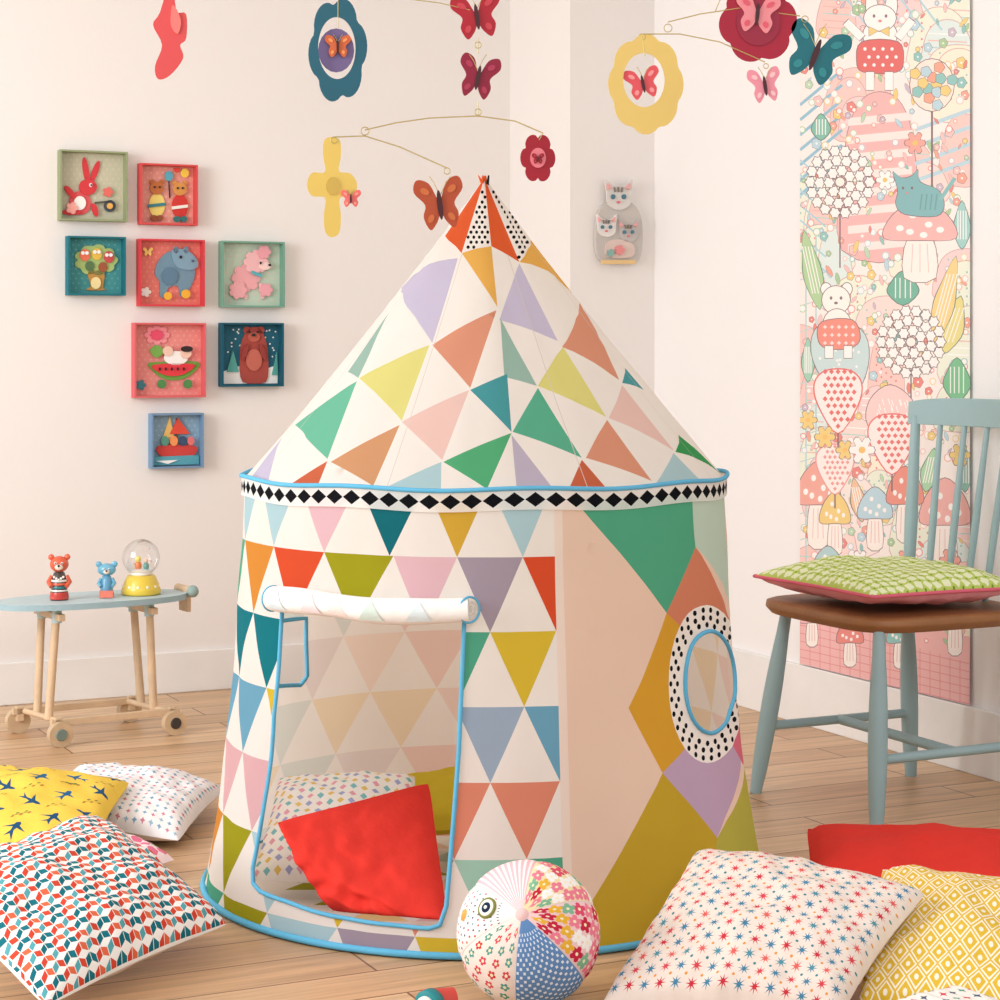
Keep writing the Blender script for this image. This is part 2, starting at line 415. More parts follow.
mb.tube([bpos(u/S,v,.003) for u,v in [bp_(x,y) for x,y in hole_px]],.004,blue,M_cloth,8,closed=True)
mb.tube(path2d(wn,lambda u,v:bpos(u/S,v,-.003),4),.0045,blue,M_cloth,8,closed=True)
pts=[];rs=[]
for i in range(31):
    t=i/30; a=-.872+t*.825; p=bpos(a,.596+.003*math.sin(t*7),.018+.006*math.sin(pi*t)); pts.append(p); rs.append(.0225+.0015*math.sin(t*11))
mb.tube(pts,rs,cW,M_cloth,20)
for i in(0,-1):
    ax=(pts[1]-pts[0]).normalized()*(-1 if i==0 else 1)
    for rr_,cc_ in((.0225,blue),(.015,C(225,215,205)),(.008,C(225,215,205))):
        mb.tube([pts[i]+ax*.002+(Vector((0,0,1))*math.cos(t)+ax.cross(Vector((0,0,1)))*math.sin(t))*rr_ for t in [2*pi*k/24 for k in range(24)]],.0022 if cc_ is blue else .0014,cc_,M_cloth,5,closed=True)
for t0,cc in((.12,pal['lb']),(.3,pal['pk']),(.46,past[0]),(.62,pal['lg']),(.8,pal['lb'])):
    i=int(t0*30); p=pts[i]; ax=(pts[i+1]-pts[i-1]).normalized(); out=Vector((math.sin(-.872+t0*.825),-math.cos(-.872+t0*.825),0))
    cc=tuple(.45*x+.55*y for x,y in zip(cc,cW))
    vs=[];n6=6
    for k in range(n6+1):
        an=-.7+1.6*k/n6; wv=.024*(1-k/n6)
        for sg in(-1,1): vs.append(p+ax*wv*sg+(out*math.cos(an)+Vector((0,0,1))*math.sin(an))*(rs[i]+.0012))
    mb.add(vs,[(2*k,2*k+1,2*k+3,2*k+2) for k in range(n6)],cc,M_cloth,True)
dom=el(TX,TY,.545,.545,0,80); gt=[]
for i in range(-5,6):
    for j in range(-5,6):
        x=TX+i*.13+.065*(j%2); y=TY+j*.11
        if math.hypot(x-TX,y-TY)<.42: gt.append(([(x-.06,y),(x+.06,y),(x,y+.1)],random.choice(past+[pal['ol'],pal['lb']])))
sheet(mb,dom,cW,gt,[],lambda u,v:Vector((u,v,.007)),M_cloth)
for a in(-.5,-.1,.3,.8): mb.cyl((TX+.005*math.sin(a*9),TY,ZA-.03),(TX+.012*math.sin(a*3),TY-.01,ZA+.004),.006,.001,orr if a<0 else C(30,30,30),M_cloth,8)
mb.cyl((TX,TY+.0,ZA-.05),(TX,TY,ZA+.004),.010,.004,orr,M_cloth,10)
mb.build('play_tent')
# ---------------- cushions
def pillow(name,c4,T,base,polys,back=None,pipe=None,seed=0,low=.45,zmin=.004,pinch=.07,mb=None,g=26,ex=.42,wk=1.0):
    own=mb is None; mb=mb or MB(); c4=[Vector(p) for p in c4]
    nrm=((c4[1]-c4[0]).cross(c4[3]-c4[0])).normalized()
    if nrm.z<0: nrm=-nrm
    def fn(u,v,sg=1):
        u2=u*(1-pinch*(1-v*v)*abs(u)**2); v2=v*(1-pinch*(1-u*u)*abs(v)**2)
        cr_=abs(u*v)**6
        u2*=1-.035*cr_; v2*=1-.035*cr_
        a=(u2+1)/2;b=(v2+1)/2
        p=c4[0]*(1-a)*(1-b)+c4[1]*a*(1-b)+c4[2]*a*b+c4[3]*(1-a)*b
        e=max(0,(1-u*u)*(1-v*v))
        h=T*(e**ex)
        w=noise.noise(Vector((u*2.2+seed,v*2.2,seed*3.1)))*.22+noise.noise(Vector((u*5+seed,v*5,seed)))*.12
        cr=max(abs(u),abs(v)); w+=.09*math.sin(14*math.atan2(v,u)+seed)*max(0,cr-.5)/.5
        h*=1+w*wk
        p=p+nrm*(h if sg>0 else -h*low)
        if p.z<zmin: p.z=zmin+ (0 if sg<0 else .002)
        return p
    dom=[(-1+2*i/g,-1) for i in range(g)]+[(1,-1+2*i/g) for i in range(g)]+[(1-2*i/g,1) for i in range(g)]+[(-1,1-2*i/g) for i in range(g)]
    grid=[(-1+2*(i+.5*(j%2)*.9)/g,-1+2*j/g) for i in range(1,g) for j in range(1,g)]
    grid=[q for q in grid if abs(q[0])<.99]
    sheet(mb,dom,base,polys,grid,lambda u,v:fn(u,v,1),M_cloth)
    sheet(mb,dom,back or base,[],grid,lambda u,v:fn(u,v,-1),M_cloth)
    if pipe: mb.tube([fn(u,v,1) for u,v in dom],.0045,pipe,M_cloth,6,closed=True)
    if own: return mb.build(name)
def star(cx,cy,r,n=6,inn=.35,ph=0): return [(cx+(r if i%2==0 else r*inn)*math.cos(pi*i/n+ph),cy+(r if i%2==0 else r*inn)*math.sin(pi*i/n+ph)) for i in range(2*n)]
pa=[]; s=.066; hx=s*.866*2
rj=0; y=-1.15
def inpoly_ok(P_): return any(abs(a_)<1 and abs(b_)<1 for a_,b_ in P_)
while y<1.05:
    x=-1.1+(hx/2 if rj%2 else 0); ri=0
    while x<1.15:
        L3=[(x,y),(x,y+s),(x-hx/2,y+s*1.5),(x-hx/2,y+s*.5)]; R3=[(x,y),(x+hx/2,y+s*.5),(x+hx/2,y+s*1.5),(x,y+s)]
        c1_,c2_=[(C(208,72,50),C(20,104,116)),(C(24,112,124),C(206,68,48)),(C(222,104,70),C(84,160,168))][(ri+2*rj)%3]
        for P_,cc in((L3,c1_),(R3,c2_)):
            mx_=sum(p[0] for p in P_)/4; my_=sum(p[1] for p in P_)/4
            P_=[(mx_+(p[0]-mx_)*.9,my_+(p[1]-my_)*.9) for p in P_]
            if inpoly_ok(P_): pa.append(([(max(-.998,min(.998,a)),max(-.998,min(.998,b))) for a,b in P_],cc))
        x+=hx; ri+=1
    y+=s*1.5; rj+=1
right=wp(232,925,.05); top=wp(97,814,.17); bot=wp(45,1010,.03); left=top+bot-right; left.z=.13
pillow('cushion',[bot,right,top,left],.075,C(244,240,234),pa,seed=1)
pb=[]
def birdp(cx,cy,s,rot,c):
    pts=[(1.15,.1),(.8,.3),(.35,.25),(-.45,1.05),(-.05,.15),(-.55,.08),(-1.25,.45),(-.85,.0),(-1.25,-.35),(-.4,-.15),(.0,-.2),(.05,-1.0),(.5,-.2),(.9,-.12)]
    ct,st=math.cos(rot),math.sin(rot); return ([(cx+s*(x*ct-y*st),cy+s*(x*st+y*ct)) for x,y in pts],c)
for j in range(7):
    for i in range(7):
        x=-.84+.28*i+random.uniform(-.02,.02);y=-.84+.28*j+random.uniform(-.02,.02)
        if (i+j)%2==0: pb.append(birdp(x,y,.105,random.choice([.3,2.8,-.6,3.6,1.2]),random.choice([C(35,80,115),C(40,100,140),C(35,80,115)]))); 
        else:
            pb.append((ln(x-.08,y-.06,x+.08,y+.05,.010),C(120,125,60)))
            for k in range(5): pb.append((el(x-.07+.035*k,y-.05+.025*k+(.025 if k%2 else -.025),.024,.011,.9,8),C(120,135,70) if k%2 else C(190,120,60)))
TRb=wp(133,782,.11);TLb=TRb+Vector((-.47,.12,.0));BRb=TRb+Vector((0,-.44,-.06));BLb=BRb+Vector((-.47,.12,.0))
pillow('cushion',[BLb,BRb,TRb,TLb],.06,C(236,200,82),pb,seed=2)
pc=[]
for j in range(19):
    for i in range(19):
        x=-.94+.1045*i;y=-.94+.1045*j
        pc.append((star(x,y,.034,4,.5),[C(150,185,205),C(120,160,190),C(205,130,150)][(i+2*j)%3]))
TLc=Vector((-1.0,4.93,.05));TRc=wp(227,790,.05);BRc=wp(180,842,.03);BLc=TLc+BRc-TRc
pillow('cushion',[BLc,BRc,TRc,TLc],.07,C(240,236,236),pc,seed=3)
pd=[]
for j in range(9):
    for i in range(9): pd.append((flo(-.85+.21*i,-.85+.21*j,.08,5,.3,1,15),random.choice([C(200,60,100),C(120,170,60),C(230,120,150)])))
pillow('cushion',[Vector((-1.0,4.02,.03)),Vector((-.77,3.92,.035)),wp(177,860,.035),wp(108,830,.05)],.045,C(246,226,230),pd,seed=4)
pf=[]
for j in range(15):
    for i in range(15):
        x=-.91+.13*i;y=-.91+.13*j
        pf.append((star(x,y,.052,8,.3),[C(205,50,66),C(70,130,162),C(225,100,95)][(j)%3] if (i+j)%2 else [C(70,130,162),C(215,70,82),C(80,146,164)][j%3]))
        pf.append((el(x+.065,y+.065,.013,.013,0,6),C(60,130,140) if j%2 else C(225,150,60)))
pillow('cushion',[wp(596,1006,.03),wp(840,1022,.03),wp(930,893,.17),wp(695,849,.17)],.075,C(238,222,210),pf,seed=5,low=.6)
redc=C(222,56,46)
TLg=wp(804,827,.115);TRg=wp(1045,836,.115);BLg=wp(798,930,.04);BRg=BLg+TRg-TLg
pillow('cushion',[BLg,BRg,TRg,TLg],.055,redc,[],seed=6)
ph_=[];n=13;s=2/n
for j in range(-1,n+1):
    for i in range(-1,n+1):
        x=-1+s*(i+.5+.5*(j%2));y=-1+s*(j*.9+.5)
        if abs(x)>1.05 or abs(y)>1.05: continue
        ph_.append(([(x-s*.46,y),(x,y-s*.78),(x+s*.46,y),(x,y+s*.78)],C(248,238,218)))
        ph_.append(([(x-s*.36,y),(x,y-s*.62),(x+s*.36,y),(x,y+s*.62)],C(224,184,60)))
        ph_.append((el(x,y,s*.12,s*.2,0,8),C(248,238,218)))
pillow('cushion',[Vector((.55,3.24,.03)),Vector((.93,3.05,.03)),Vector((1.05,3.47,.14)),Vector((.66,3.62,.152))],.06,C(224,184,60),ph_,seed=7)
pi_=[]
for j in range(10):
    for i in range(10): pi_.append((star(-.88+.2*i,-.88+.2*j,.07,4,.4),[C(80,150,120),C(215,80,90),C(80,90,110)][(i+j)%3]))
pillow('cushion',[Vector((.62,2.80,.04)),Vector((.90,2.88,.04)),Vector((.68,3.10,.105)),Vector((.55,3.05,.09))],.035,C(244,238,230),pi_,seed=8)
pe=[]
for j in range(14):
    for i in range(14):
        x=-.93+.143*i;y=-.93+.143*j
        pe.append((star(x,y,.05,4,.7),[C(230,165,178),C(130,190,195),C(230,196,110),C(165,172,210)][(i+j)%4]))
pillow('cushion',[Vector((-.475,3.93,.045)),Vector((-.16,3.86,.045)),Vector((-.165,4.16,.20)),Vector((-.45,4.20,.185))],.06,C(244,239,232),pe,seed=9)
pillow('cushion',[wp(332,912,.055),wp(449,922,.065),wp(430,781,.22),wp(274,822,.20)],.075,redc,[],seed=10.3,low=.3,g=36,ex=.5,pinch=.02,wk=1.3)
pillow('cushion',[Vector((-.24,4.1,.10)),Vector((.15,4.1,.10)),Vector((.15,4.38,.14)),Vector((-.24,4.38,.14))],.06,C(205,180,50),[],seed=11)
# ---------------- chair
A=Vector((.605,4.925,0));B=Vector((.8125,4.49,0)); e1=(B-A).normalized(); e2=Vector((-e1.y,e1.x,0)); 
W=(B-A).length; Dp=.45
Cc=A+e2*Dp; Dd=B+e2*Dp
cp=C(160,188,192)
mb=MB()
def inset(p,k): cen=(A+Dd)/2; return p+(cen-p).normalized()*k
tops={}
for nme,p in(('A',A),('B',B),('C',Cc),('D',Dd)):
    t=inset(p,.075 if nme!='B' else .05)+Vector((0,0,.435)); tops[nme]=t
    pts=[];rs=[]
    for i in range(9):
        q=i/8; pts.append(p.lerp(t,q)); rs.append(.0135+.008*math.sin(pi*min(1,q*1.1))**.8)
    mb.tube(pts,rs,cp,M_paint,14)
def legpt(n,h):
    p={'A':A,'B':B,'C':Cc,'D':Dd}[n]; return p.lerp(tops[n],h/.435)
mb.cyl(legpt('A',.16),legpt('C',.16),.011,.011,cp,M_paint,12)
mb.cyl(legpt('B',.16),legpt('D',.16),.011,.011,cp,M_paint,12)
mb.cyl((legpt('A',.16)+legpt('C',.16))/2,(legpt('B',.16)+legpt('D',.16))/2,.012,.012,cp,M_paint,12)
cen=(A+Dd)/2
def sq(h,hw,n=64,pw=5):
    o=[]
    for i in range(n):
        a=2*pi*i/n; c_,s_=math.cos(a),math.sin(a); r=1/((abs(c_)**pw+abs(s_)**pw)**(1/pw)); o.append(cen+e1*hw[0]*r*c_+e2*hw[1]*r*s_+Vector((0,0,h)))
    return o
prof=[(.428,.20,.19),(.432,.238,.230),(.448,.252,.242),(.461,.250,.240),(.465,.238,.230)]
R_=[sq(h,(a,b)) for h,a,b in prof]; vs=[v for r in R_ for v in r]; fs=[(i*64+j,i*64+(j+1)%64,(i+1)*64+(j+1)%64,(i+1)*64+j) for i in range(4) for j in range(64)]
wc=C(158,106,62)
mb.add(vs,fs,wc,M_wood,True); mb.add(R_[0],[tuple(range(64))[::-1]],wc,M_wood); mb.add(R_[-1],[tuple(range(64))],wc,M_wood)
b0_=Cc-e2*.03; b1_=Dd-e2*.03
NS=7
for i in range(NS):
    t=i/(NS-1); bow=.03*math.sin(pi*t)
    lo=(b0_.lerp(b1_,.06+.88*t))+e2*(bow*.3)+Vector((0,0,.46)); hi=(b0_.lerp(b1_,.0+1.0*t))+e2*(.045+bow)+Vector((0,0,.885))
    r=.013 if i in(0,NS-1) else .0075
    mb.tube([lo,lo.lerp(hi,.4),hi],[r,r*1.3,r*.9],cp,M_paint,10)
vs=[]
NR=20
for i in range(NR+1):
    t=i/NR; bow=.03*math.sin(pi*t); c=b0_.lerp(b1_,-.04+1.08*t)+e2*(.045+bow)
    zt=.932-.012*(abs(2*t-1)**4); zb=.865
    for z,o in((zb,-.011),(zt,-.009),(zt,.009),(zb,.011)): vs.append(c+e2*o+Vector((0,0,z)))
fs=[]
for i in range(NR):
    for j in range(4): fs.append((i*4+j,i*4+(j+1)%4,(i+1)*4+(j+1)%4,(i+1)*4+j))
fs+=[(3,2,1,0),(NR*4,NR*4+1,NR*4+2,NR*4+3)]
mb.add(vs,fs,cp,M_paint)
mb.build('chair',.003)
pg=[]
for j in range(17):
    for i in range(17):
        x=-.94+.1175*i;y=-.94+.1175*j
        pg.append((flo(x,y,.040,4,.4,1,12,ph=(i+j)),C(238,244,205)))
        pg.append((el(x+.058,y+.058,.014,.014,0,6),C(110,150,50)))
z=.515
def sp(k1,k2): v=cen+e1*k1+e2*k2; return Vector((v.x,v.y,z))
obc=MB()
pillow('x',[sp(-.235,-.245),sp(.24,-.235),sp(.245,.20),sp(-.22,.18)],.05,C(190,210,106),pg,back=C(238,160,168),pipe=C(225,110,130),seed=13,low=.85,zmin=.468,mb=obc)
obc.build('seat_cushion')
# ---------------- toy cart table
f0=wp(58,746,0); f1=wp(172,734,0)
mb=MB(); wd=C(226,196,160)
ud=(f1-f0).normalized(); nd=Vector((-ud.y,ud.x,0)); dep=.22
zt=.366
Lh=(f1-f0).length/2; mid=(f0+f1)/2
cT=mid+nd*dep*.5-ud*.012
for s_ in(0,1):
    o=nd*dep*s_+(-ud*.03*s_)
    mb.box((mid+o+Vector((0,0,.062))),ud*(Lh+.02),nd*.008,(0,0,.009),wd,M_wood)
    for q,sg in((f0,-1),(f1,1)):
        c=q+o+Vector((0,0,.033)); out=nd*(-1 if s_==0 else 1)
        mb.cyl(c-nd*.012+out*.016,c+nd*.012+out*.016,.033,.033,C(214,186,150),M_wood,24)
        mb.cyl(c+out*.028,c+out*.032,.016,.014,C(120,140,130) if sg<0 else C(60,55,50),M_wood,16)
        mb.box(c+Vector((0,0,.022)),ud*.010,nd*.008,(0,0,.02),wd,M_wood)
for sg in(-1,1):
    lo=mid+nd*dep*.5-ud*.015+ud*sg*(Lh-.012)+Vector((0,0,.062)); hi=mid+nd*dep*.5-ud*.015+ud*sg*(Lh-.03)+Vector((0,0,zt-.012))
    for w_ in(-.045,.045):
        mb.tube([lo+nd*w_,hi+nd*w_*1.3],[.0115,.0105],wd,M_wood,12)
        mb.cyl(hi+nd*w_*1.3-Vector((0,0,.035)),hi+nd*w_*1.3-Vector((0,0,.002)),.0135,.0135,C(190,215,218),M_paint,12)
    c=mid+ud*sg*(Lh-.012)
    mb.cyl(c+Vector((0,0,.062)),c+nd*dep-ud*.03+Vector((0,0,.062)),.008,.008,wd,M_wood,10)
    c=mid-ud*.015+ud*sg*(Lh-.03)+Vector((0,0,zt-.03))
    mb.box(c+nd*dep*.5,ud*.009,nd*.10,(0,0,.009),wd,M_wood)
top=[]
for i in range(64):
    a=2*pi*i/64; c_,s_=math.cos(a),math.sin(a); r=1/((abs(c_)**2.3+abs(s_)**2.3)**(1/2.3)); top.append(cT-ud*.012+ud*.268*r*c_+nd*.13*r*s_+Vector((0,0,zt+.008)))
mb.ext(top,(0,0,1),.016,C(190,212,216),M_paint,C(160,188,196))
hd=cT+ud*.258+Vector((0,0,zt+.012)); mb.cyl(hd-nd*.05,hd+nd*.05,.012,.012,wd,M_wood,12); mb.ball(hd-nd*.055,.017,C(150,175,170),M_paint,14)
mb.box(hd-Vector((0,0,.03)),ud*.006,nd*.03,(0,0,.03),wd,M_wood)
mb.build('toy_cart',.0015)
zs=zt+.009
def onT(px,k=0):
    t=((px-500)/F*cT.y-cT.x)/(ud.x-(px-500)/F*ud.y); v=cT+ud*t-nd*.05*k
    return Vector((v.x,v.y,zs))
view=Vector((.15,-1,0)).normalized()
sd=Vector((1,.15,0)).normalized()
def bear(name,px,h,body,head,acc,k,hs=1.0):
    b=onT(px,k); mb=MB()
    s=h/.115
    mb.lathe(b,[(0,0),(.022*s,0),(.024*s,.008*s),(.020*s,.03*s),(.019*s,.05*s),(.014*s,.068*s),(.006*s,.074*s)],body,M_plas)
    mb.lathe(b,[(.0235*s,.002*s),(.0245*s,.008*s),(.0225*s,.02*s)],acc,M_plas)
    for sg in(-1,1):
        mb.tube([b+sd*sg*.018*s+Vector((0,0,.06*s)),b+sd*sg*.026*s+view*.006+Vector((0,0,.045*s)),b+sd*sg*.018*s+view*.018*s+Vector((0,0,.035*s))],[.006*s,.0065*s,.006*s],head,M_plas,10)
        mb.ball(b+sd*sg*.020*s*hs+Vector((0,0,.108*s)),(.008*s*hs,.005*s,.008*s*hs),head,M_plas,12)
        mb.ball(b+sd*sg*.008*s+view*.0205*s+Vector((0,0,.094*s)),.0032*s,C(250,250,250),M_plas,8)
        mb.ball(b+sd*sg*.008*s+view*.023*s+Vector((0,0,.094*s)),.0018*s,C(10,10,10),M_plas,8)
        mb.ball(b+sd*sg*.011*s+view*.010+Vector((0,0,.006*s)),(.009*s,.012*s,.006*s),head,M_plas,10)
    mb.ball(b+Vector((0,0,.09*s)),(.024*s*hs,.021*s,.021*s),head,M_plas,20)
    mb.ball(b+view*.018*s+Vector((0,0,.084*s)),(.011*s,.009*s,.008*s),C(245,225,205),M_plas,12)
    mb.ball(b+view*.0265*s+Vector((0,0,.088*s)),.0035*s,C(20,20,20),M_plas,8)
    return mb
mb=bear('r',57,.122,C(70,60,58),C(222,96,62),C(200,60,50),.35)
b=onT(57,.35)
for i in range(5): mb.ball(b+view*.0225+sd*(i-2)*.006+Vector((0,0,.055+.004*abs(i-2))),.0035,C(245,240,230),M_plas,8)
for i in range(4): mb.lathe(b,[(.0222,.022+.009*i),(.0232,.025+.009*i),(.0218,.028+.009*i)],[C(240,235,225),C(40,120,125),C(222,96,62),C(240,235,225)][i],M_plas)
mb.build('bear_figurine')
mb=bear('b',104,.094,C(95,160,195),C(110,178,206),C(230,120,80),.4,1.3)
b=onT(104,.4); mb.box(b+view*.03+Vector((0,0,.010)),sd*.018,view*.006,(0,0,.009),C(235,130,110),M_paint); mb.build('blue_bear_figurine')
b=onT(139,.3); mb=MB()
mb.lathe(b,[(0,0),(.052,0),(.055,.006),(.052,.02),(.044,.04),(.038,.052),(0,.052)],C(232,202,70),M_plas,32)
for i in range(12):
    a=2*pi*i/12; mb.ball(b+Vector((.048*math.cos(a),.048*math.sin(a),.022)),.005,C(250,250,245),M_plas,8)
mb.ball(b+Vector((0,0,.058)),(.032,.032,.012),C(248,248,250),M_plas)
mb.ball(b+Vector((-.008,0,.078)),(.010,.008,.014),C(235,130,60),M_plas,14); mb.ball(b+Vector((-.008,-.002,.096)),.009,C(240,220,120),M_plas,12)
mb.ball(b+Vector((.014,0,.076)),(.008,.008,.013),C(90,160,150),M_plas,12); mb.ball(b+Vector((.014,0,.092)),.007,C(235,200,180),M_plas,12)
mb.ball(b+Vector((0,0,.100)),.051,C(255,255,255),M_glass,32)
for i in range(14):
    mb.ball(b+Vector((random.uniform(-.025,.025),random.uniform(-.025,.025),random.uniform(.08,.13))),.0022,C(240,120,110) if i%3==0 else C(255,255,255),M_plas,6)
mb.build('snow_globe')
# ---------------- wall pictures
def frame(rect,fc,bgc,art,bgpolys=[]):
    x0,y0,x1,y1=rect; mb=MB(); dep=.04
    u0=WL.uv(x0,y0,0)[0]; u1,v1=WL.uv(x1,y0+2,dep); _,v0=WL.uv(x0,y1,dep)
    t=.009
    def bx(ua,ub,va,vb,wa,wb,col): mb.box(WL.pt((ua+ub)/2,(va+vb)/2,(wa+wb)/2),WL.U*(ub-ua)/2,WL.N*(wb-wa)/2,(0,0,(vb-va)/2),col,M_card)
    bx(u0,u1,v0,v1,.001,.005,bgc)
    bx(u0,u0+t*.6,v0,v1,.005,dep,fc);bx(u1-t*.6,u1,v0,v1,.005,dep,fc);bx(u0+t*.6,u1-t*.6,v0,v0+t*.6,.005,dep,fc);bx(u0+t*.6,u1-t*.6,v1-t*.6,v1,.005,dep,fc)
    for pts,col,ly in bgpolys+art:
        off=.006+.0045*ly
        p3=[WL.uv(x,y,off) for x,y in pts]
        p3=[WL.pt(min(max(u,u0+t),u1-t),min(max(v,v0+t),v1-t),off) for u,v in p3]
        mb.ext(p3,WL.N,.004,col,M_card)
    return mb.build('picture_frame')
bk=C(40,40,45);wh=C(248,246,242)
def wallpat(x0,y0,x1,y1,c,st=6):
    o=[]
    y=y0+5;j=0
    while y<y1-3:
        x=x0+5+(st/2 if j%2 else 0)
        while x<x1-3: o.append((el(x,y,1.1,1.1,0,6),c,-.1)); x+=st
        y+=st*.8;j+=1
    return o
re=C(215,62,68);cr=C(230,112,102)
frame((57,150,128,220),C(150,160,122),C(200,198,172),[
 (el(86,170,3,13,-.15),re,1),(el(95,172,3,12,.35),re,1),(el(88,187,9,8),re,2),(el(80,203,11,12),C(224,90,94),1),(el(70,192,3,8,-.7),re,2),(el(72,212,10,3),re,2),(el(95,210,3,7,-.3),re,2),
 (el(91,185,1.5,2),wh,3),(el(91.5,185,.8,1),bk,4),(el(80,203,6,7),wh,2),(flo(72,208,5,5,.25),C(245,170,160),3),(el(110,206,6,6),C(70,80,90),2),(el(110,206,3,3),C(240,180,90),3),(ln(95,203,112,201,2),C(90,90,80),2),(flo(108,192,4,5,.3),cr,2)],wallpat(57,150,128,220,C(215,208,188)))
frame((137,163,198,224),C(216,80,80),C(232,158,144),[
 (el(157,205,8,12),C(240,215,120),1),(el(157,188,7,6.5),C(190,110,60),2),(el(152,182,2.5,2.5),C(190,110,60),1),(el(162,182,2.5,2.5),C(190,110,60),1),(ln(148,206,166,204,3),C(60,130,140),2),
 (el(180,206,8,12),C(210,60,55),1),(el(180,189,7,6.5),C(215,150,80),2),(el(175,183,2.5,2.5),C(215,150,80),1),(el(185,183,2.5,2.5),C(215,150,80),1),(ln(172,208,188,206,3),C(240,240,230),2),
 (el(169,176,4,5),C(90,170,190),2),(el(185,173,4,4.5),C(245,210,80),2),(el(177,169,3,3.5),C(230,80,70),1),(ln(169,180,170,198,1),bk,1),(el(154,218,3.5,3),C(150,80,50),2),(el(160,218,3.5,3),C(150,80,50),2),(el(177,219,3.5,3),C(60,120,120),2),(el(184,219,3.5,3),C(60,120,120),2),
 (el(155,187,1,1),bk,3),(el(160,187,1,1),bk,3),(el(178,188,1,1),bk,3),(el(183,188,1,1),bk,3)],wallpat(137,163,198,224,C(240,184,170)))
frame((65,235,126,295),C(25,112,125),C(70,148,150),[
 (flo(96,260,20,9,.10,.72),C(170,195,120),1),(sm([(88,272),(104,272),(103,288),(108,290),(86,290),(91,286)],3),C(190,140,70),1),
 (el(85,255,5,6),C(235,120,90),2),(el(97,254,5,6),C(230,190,80),2),(el(109,257,5,6),C(205,80,80),2),(el(90,266,4.5,5),C(90,120,80),2),(el(103,267,4.5,5),C(160,90,60),2),
 (el(96,283,5,6),C(240,220,160),2)]+[(el(x,y,1.8,1.8),wh,3) for x,y in((83,253),(87,253),(95,252),(99,252),(107,255),(111,255))],wallpat(65,235,126,295,C(100,170,168)))
frame((136,238,205,306),C(214,66,74),C(232,126,114),[
 (sm([(158,262),(168,252),(182,252),(192,262),(195,275),(190,288),(185,296),(180,296),(178,286),(168,288),(166,297),(160,296),(160,282),(155,274)],3),C(115,148,168),1),
 (sm([(172,250),(186,250),(196,258),(198,266),(190,270),(176,266)],3),C(130,165,185),2),(el(176,250,2.5,3.5),C(115,148,168),2),(el(186,250,2.5,3.5),C(115,148,168),2),(el(181,257,1.2,1.6),bk,3),(el(193,261,1.2,1.2),C(80,100,120),3),
 (el(170,276,8,9),C(95,128,152),2),(el(186,294,4.5,4.5),C(240,180,60),3),(el(168,296,4,4),C(240,180,60),3),(bfly(148,252,5),C(250,210,120),2),(flo(146,292,4,5,.3),wh,1)],wallpat(136,238,205,306,C(240,152,138)))
frame((218,240,285,307),C(118,165,145),C(196,214,194),[
 (flo(246,278,13,8,.12),C(238,172,176),1),(flo(256,262,11,8,.12),C(242,188,190),2),(flo(238,290,8,7,.15),C(238,172,176),2),(flo(264,252,6,6,.15),C(240,165,175),3),(flo(266,290,6,6,.15),C(240,170,180),2),(el(265,266,6,4),C(250,215,210),3),
 (el(261,263,1,1.3),bk,4),(el(270,265,1.4,1.2),bk,4),(ln(244,285,246,299,3),C(245,190,190),1),(ln(260,283,263,299,3),C(245,190,190),1),(ln(252,272,262,276,3),C(90,180,190),3)],wallpat(218,240,285,307,C(228,206,196),7))
frame((131,321,206,398),C(220,102,106),C(236,146,140),[
 (sm([(148,365),(158,362),(198,362),(192,374),(178,380),(162,378)],4),C(110,160,70),1),(sm([(153,365),(193,364),(188,372),(176,376),(162,374)],4),C(225,60,70),2),
 (el(176,358,12,7),wh,2),(el(186,353,5.5,5.5),C(245,205,185),3),(el(168,351,5,5),C(240,200,180),3),(el(187,349,6,3),C(50,40,40),4),(el(162,384,4.5,4.5),C(80,140,80),3),(el(188,384,4.5,4.5),C(80,140,80),3),
 (flo(157,335,11,8,.15,.8),C(245,150,160),1),(flo(157,335,6,8,.15,.8),C(230,80,110),2),(sm([(150,350),(158,345),(164,352),(156,358)],3),C(120,170,80),2),(flo(141,385,4,5,.3),C(70,140,150),1)]+[(el(160+6*i,369,.9,1.6),bk,3) for i in range(5)],wallpat(131,321,206,398,C(242,172,162)))
frame((218,321,284,387),C(20,86,104),C(36,100,122),[
 ([(220,372),(240,366),(262,370),(282,365),(282,386),(220,386)],wh,0),
 (sm([(243,382),(240,355),(243,338),(250,328),(259,328),(265,338),(268,355),(266,382)],4),C(170,75,65),1),(el(247,330,3.5,3.5),C(170,75,65),1),(el(261,330,3.5,3.5),C(170,75,65),1),(el(254,337,6,5),C(190,95,80),2),(el(254,335,2,1.5),bk,3),(el(250,332,1,1),bk,3),(el(258,332,1,1),bk,3),
 (el(254,360,8,11),C(195,105,90),2),(el(245,352,2.5,9,.3),C(150,60,55),3),(el(263,352,2.5,9,-.3),C(150,60,55),3),([(227,372),(233,350),(239,372)],C(90,170,160),1),([(272,375),(277,352),(282,375)],C(90,170,160),1)],
 [(el(225+random.uniform(0,52),328+random.uniform(0,35),.9,.9,0,6),wh,-.1) for _ in range(24)])
frame((148,411,204,469),C(118,150,182),C(146,178,200),[
 (sm([(158,446),(196,446),(190,458),(164,458)],3),C(210,70,65),2),([(178,418),(190,434),(170,434)],C(225,80,60),2),([(170,416),(175,440),(162,440)],C(240,200,120),1),(ln(177,418,177,447,1.6),C(120,80,50),1),
 (el(165,441,4,5),C(90,150,130),3),(el(174,441,4,5),C(240,150,90),3),(el(183,441,4,5),C(60,80,110),3),(el(191,441,3.5,4.5),C(230,120,120),3),([(150,457),(202,455),(202,467),(150,467)],C(90,165,180),3),([(156,461),(178,460),(168,464)],wh,4)],wallpat(148,411,204,469,C(170,196,210)))
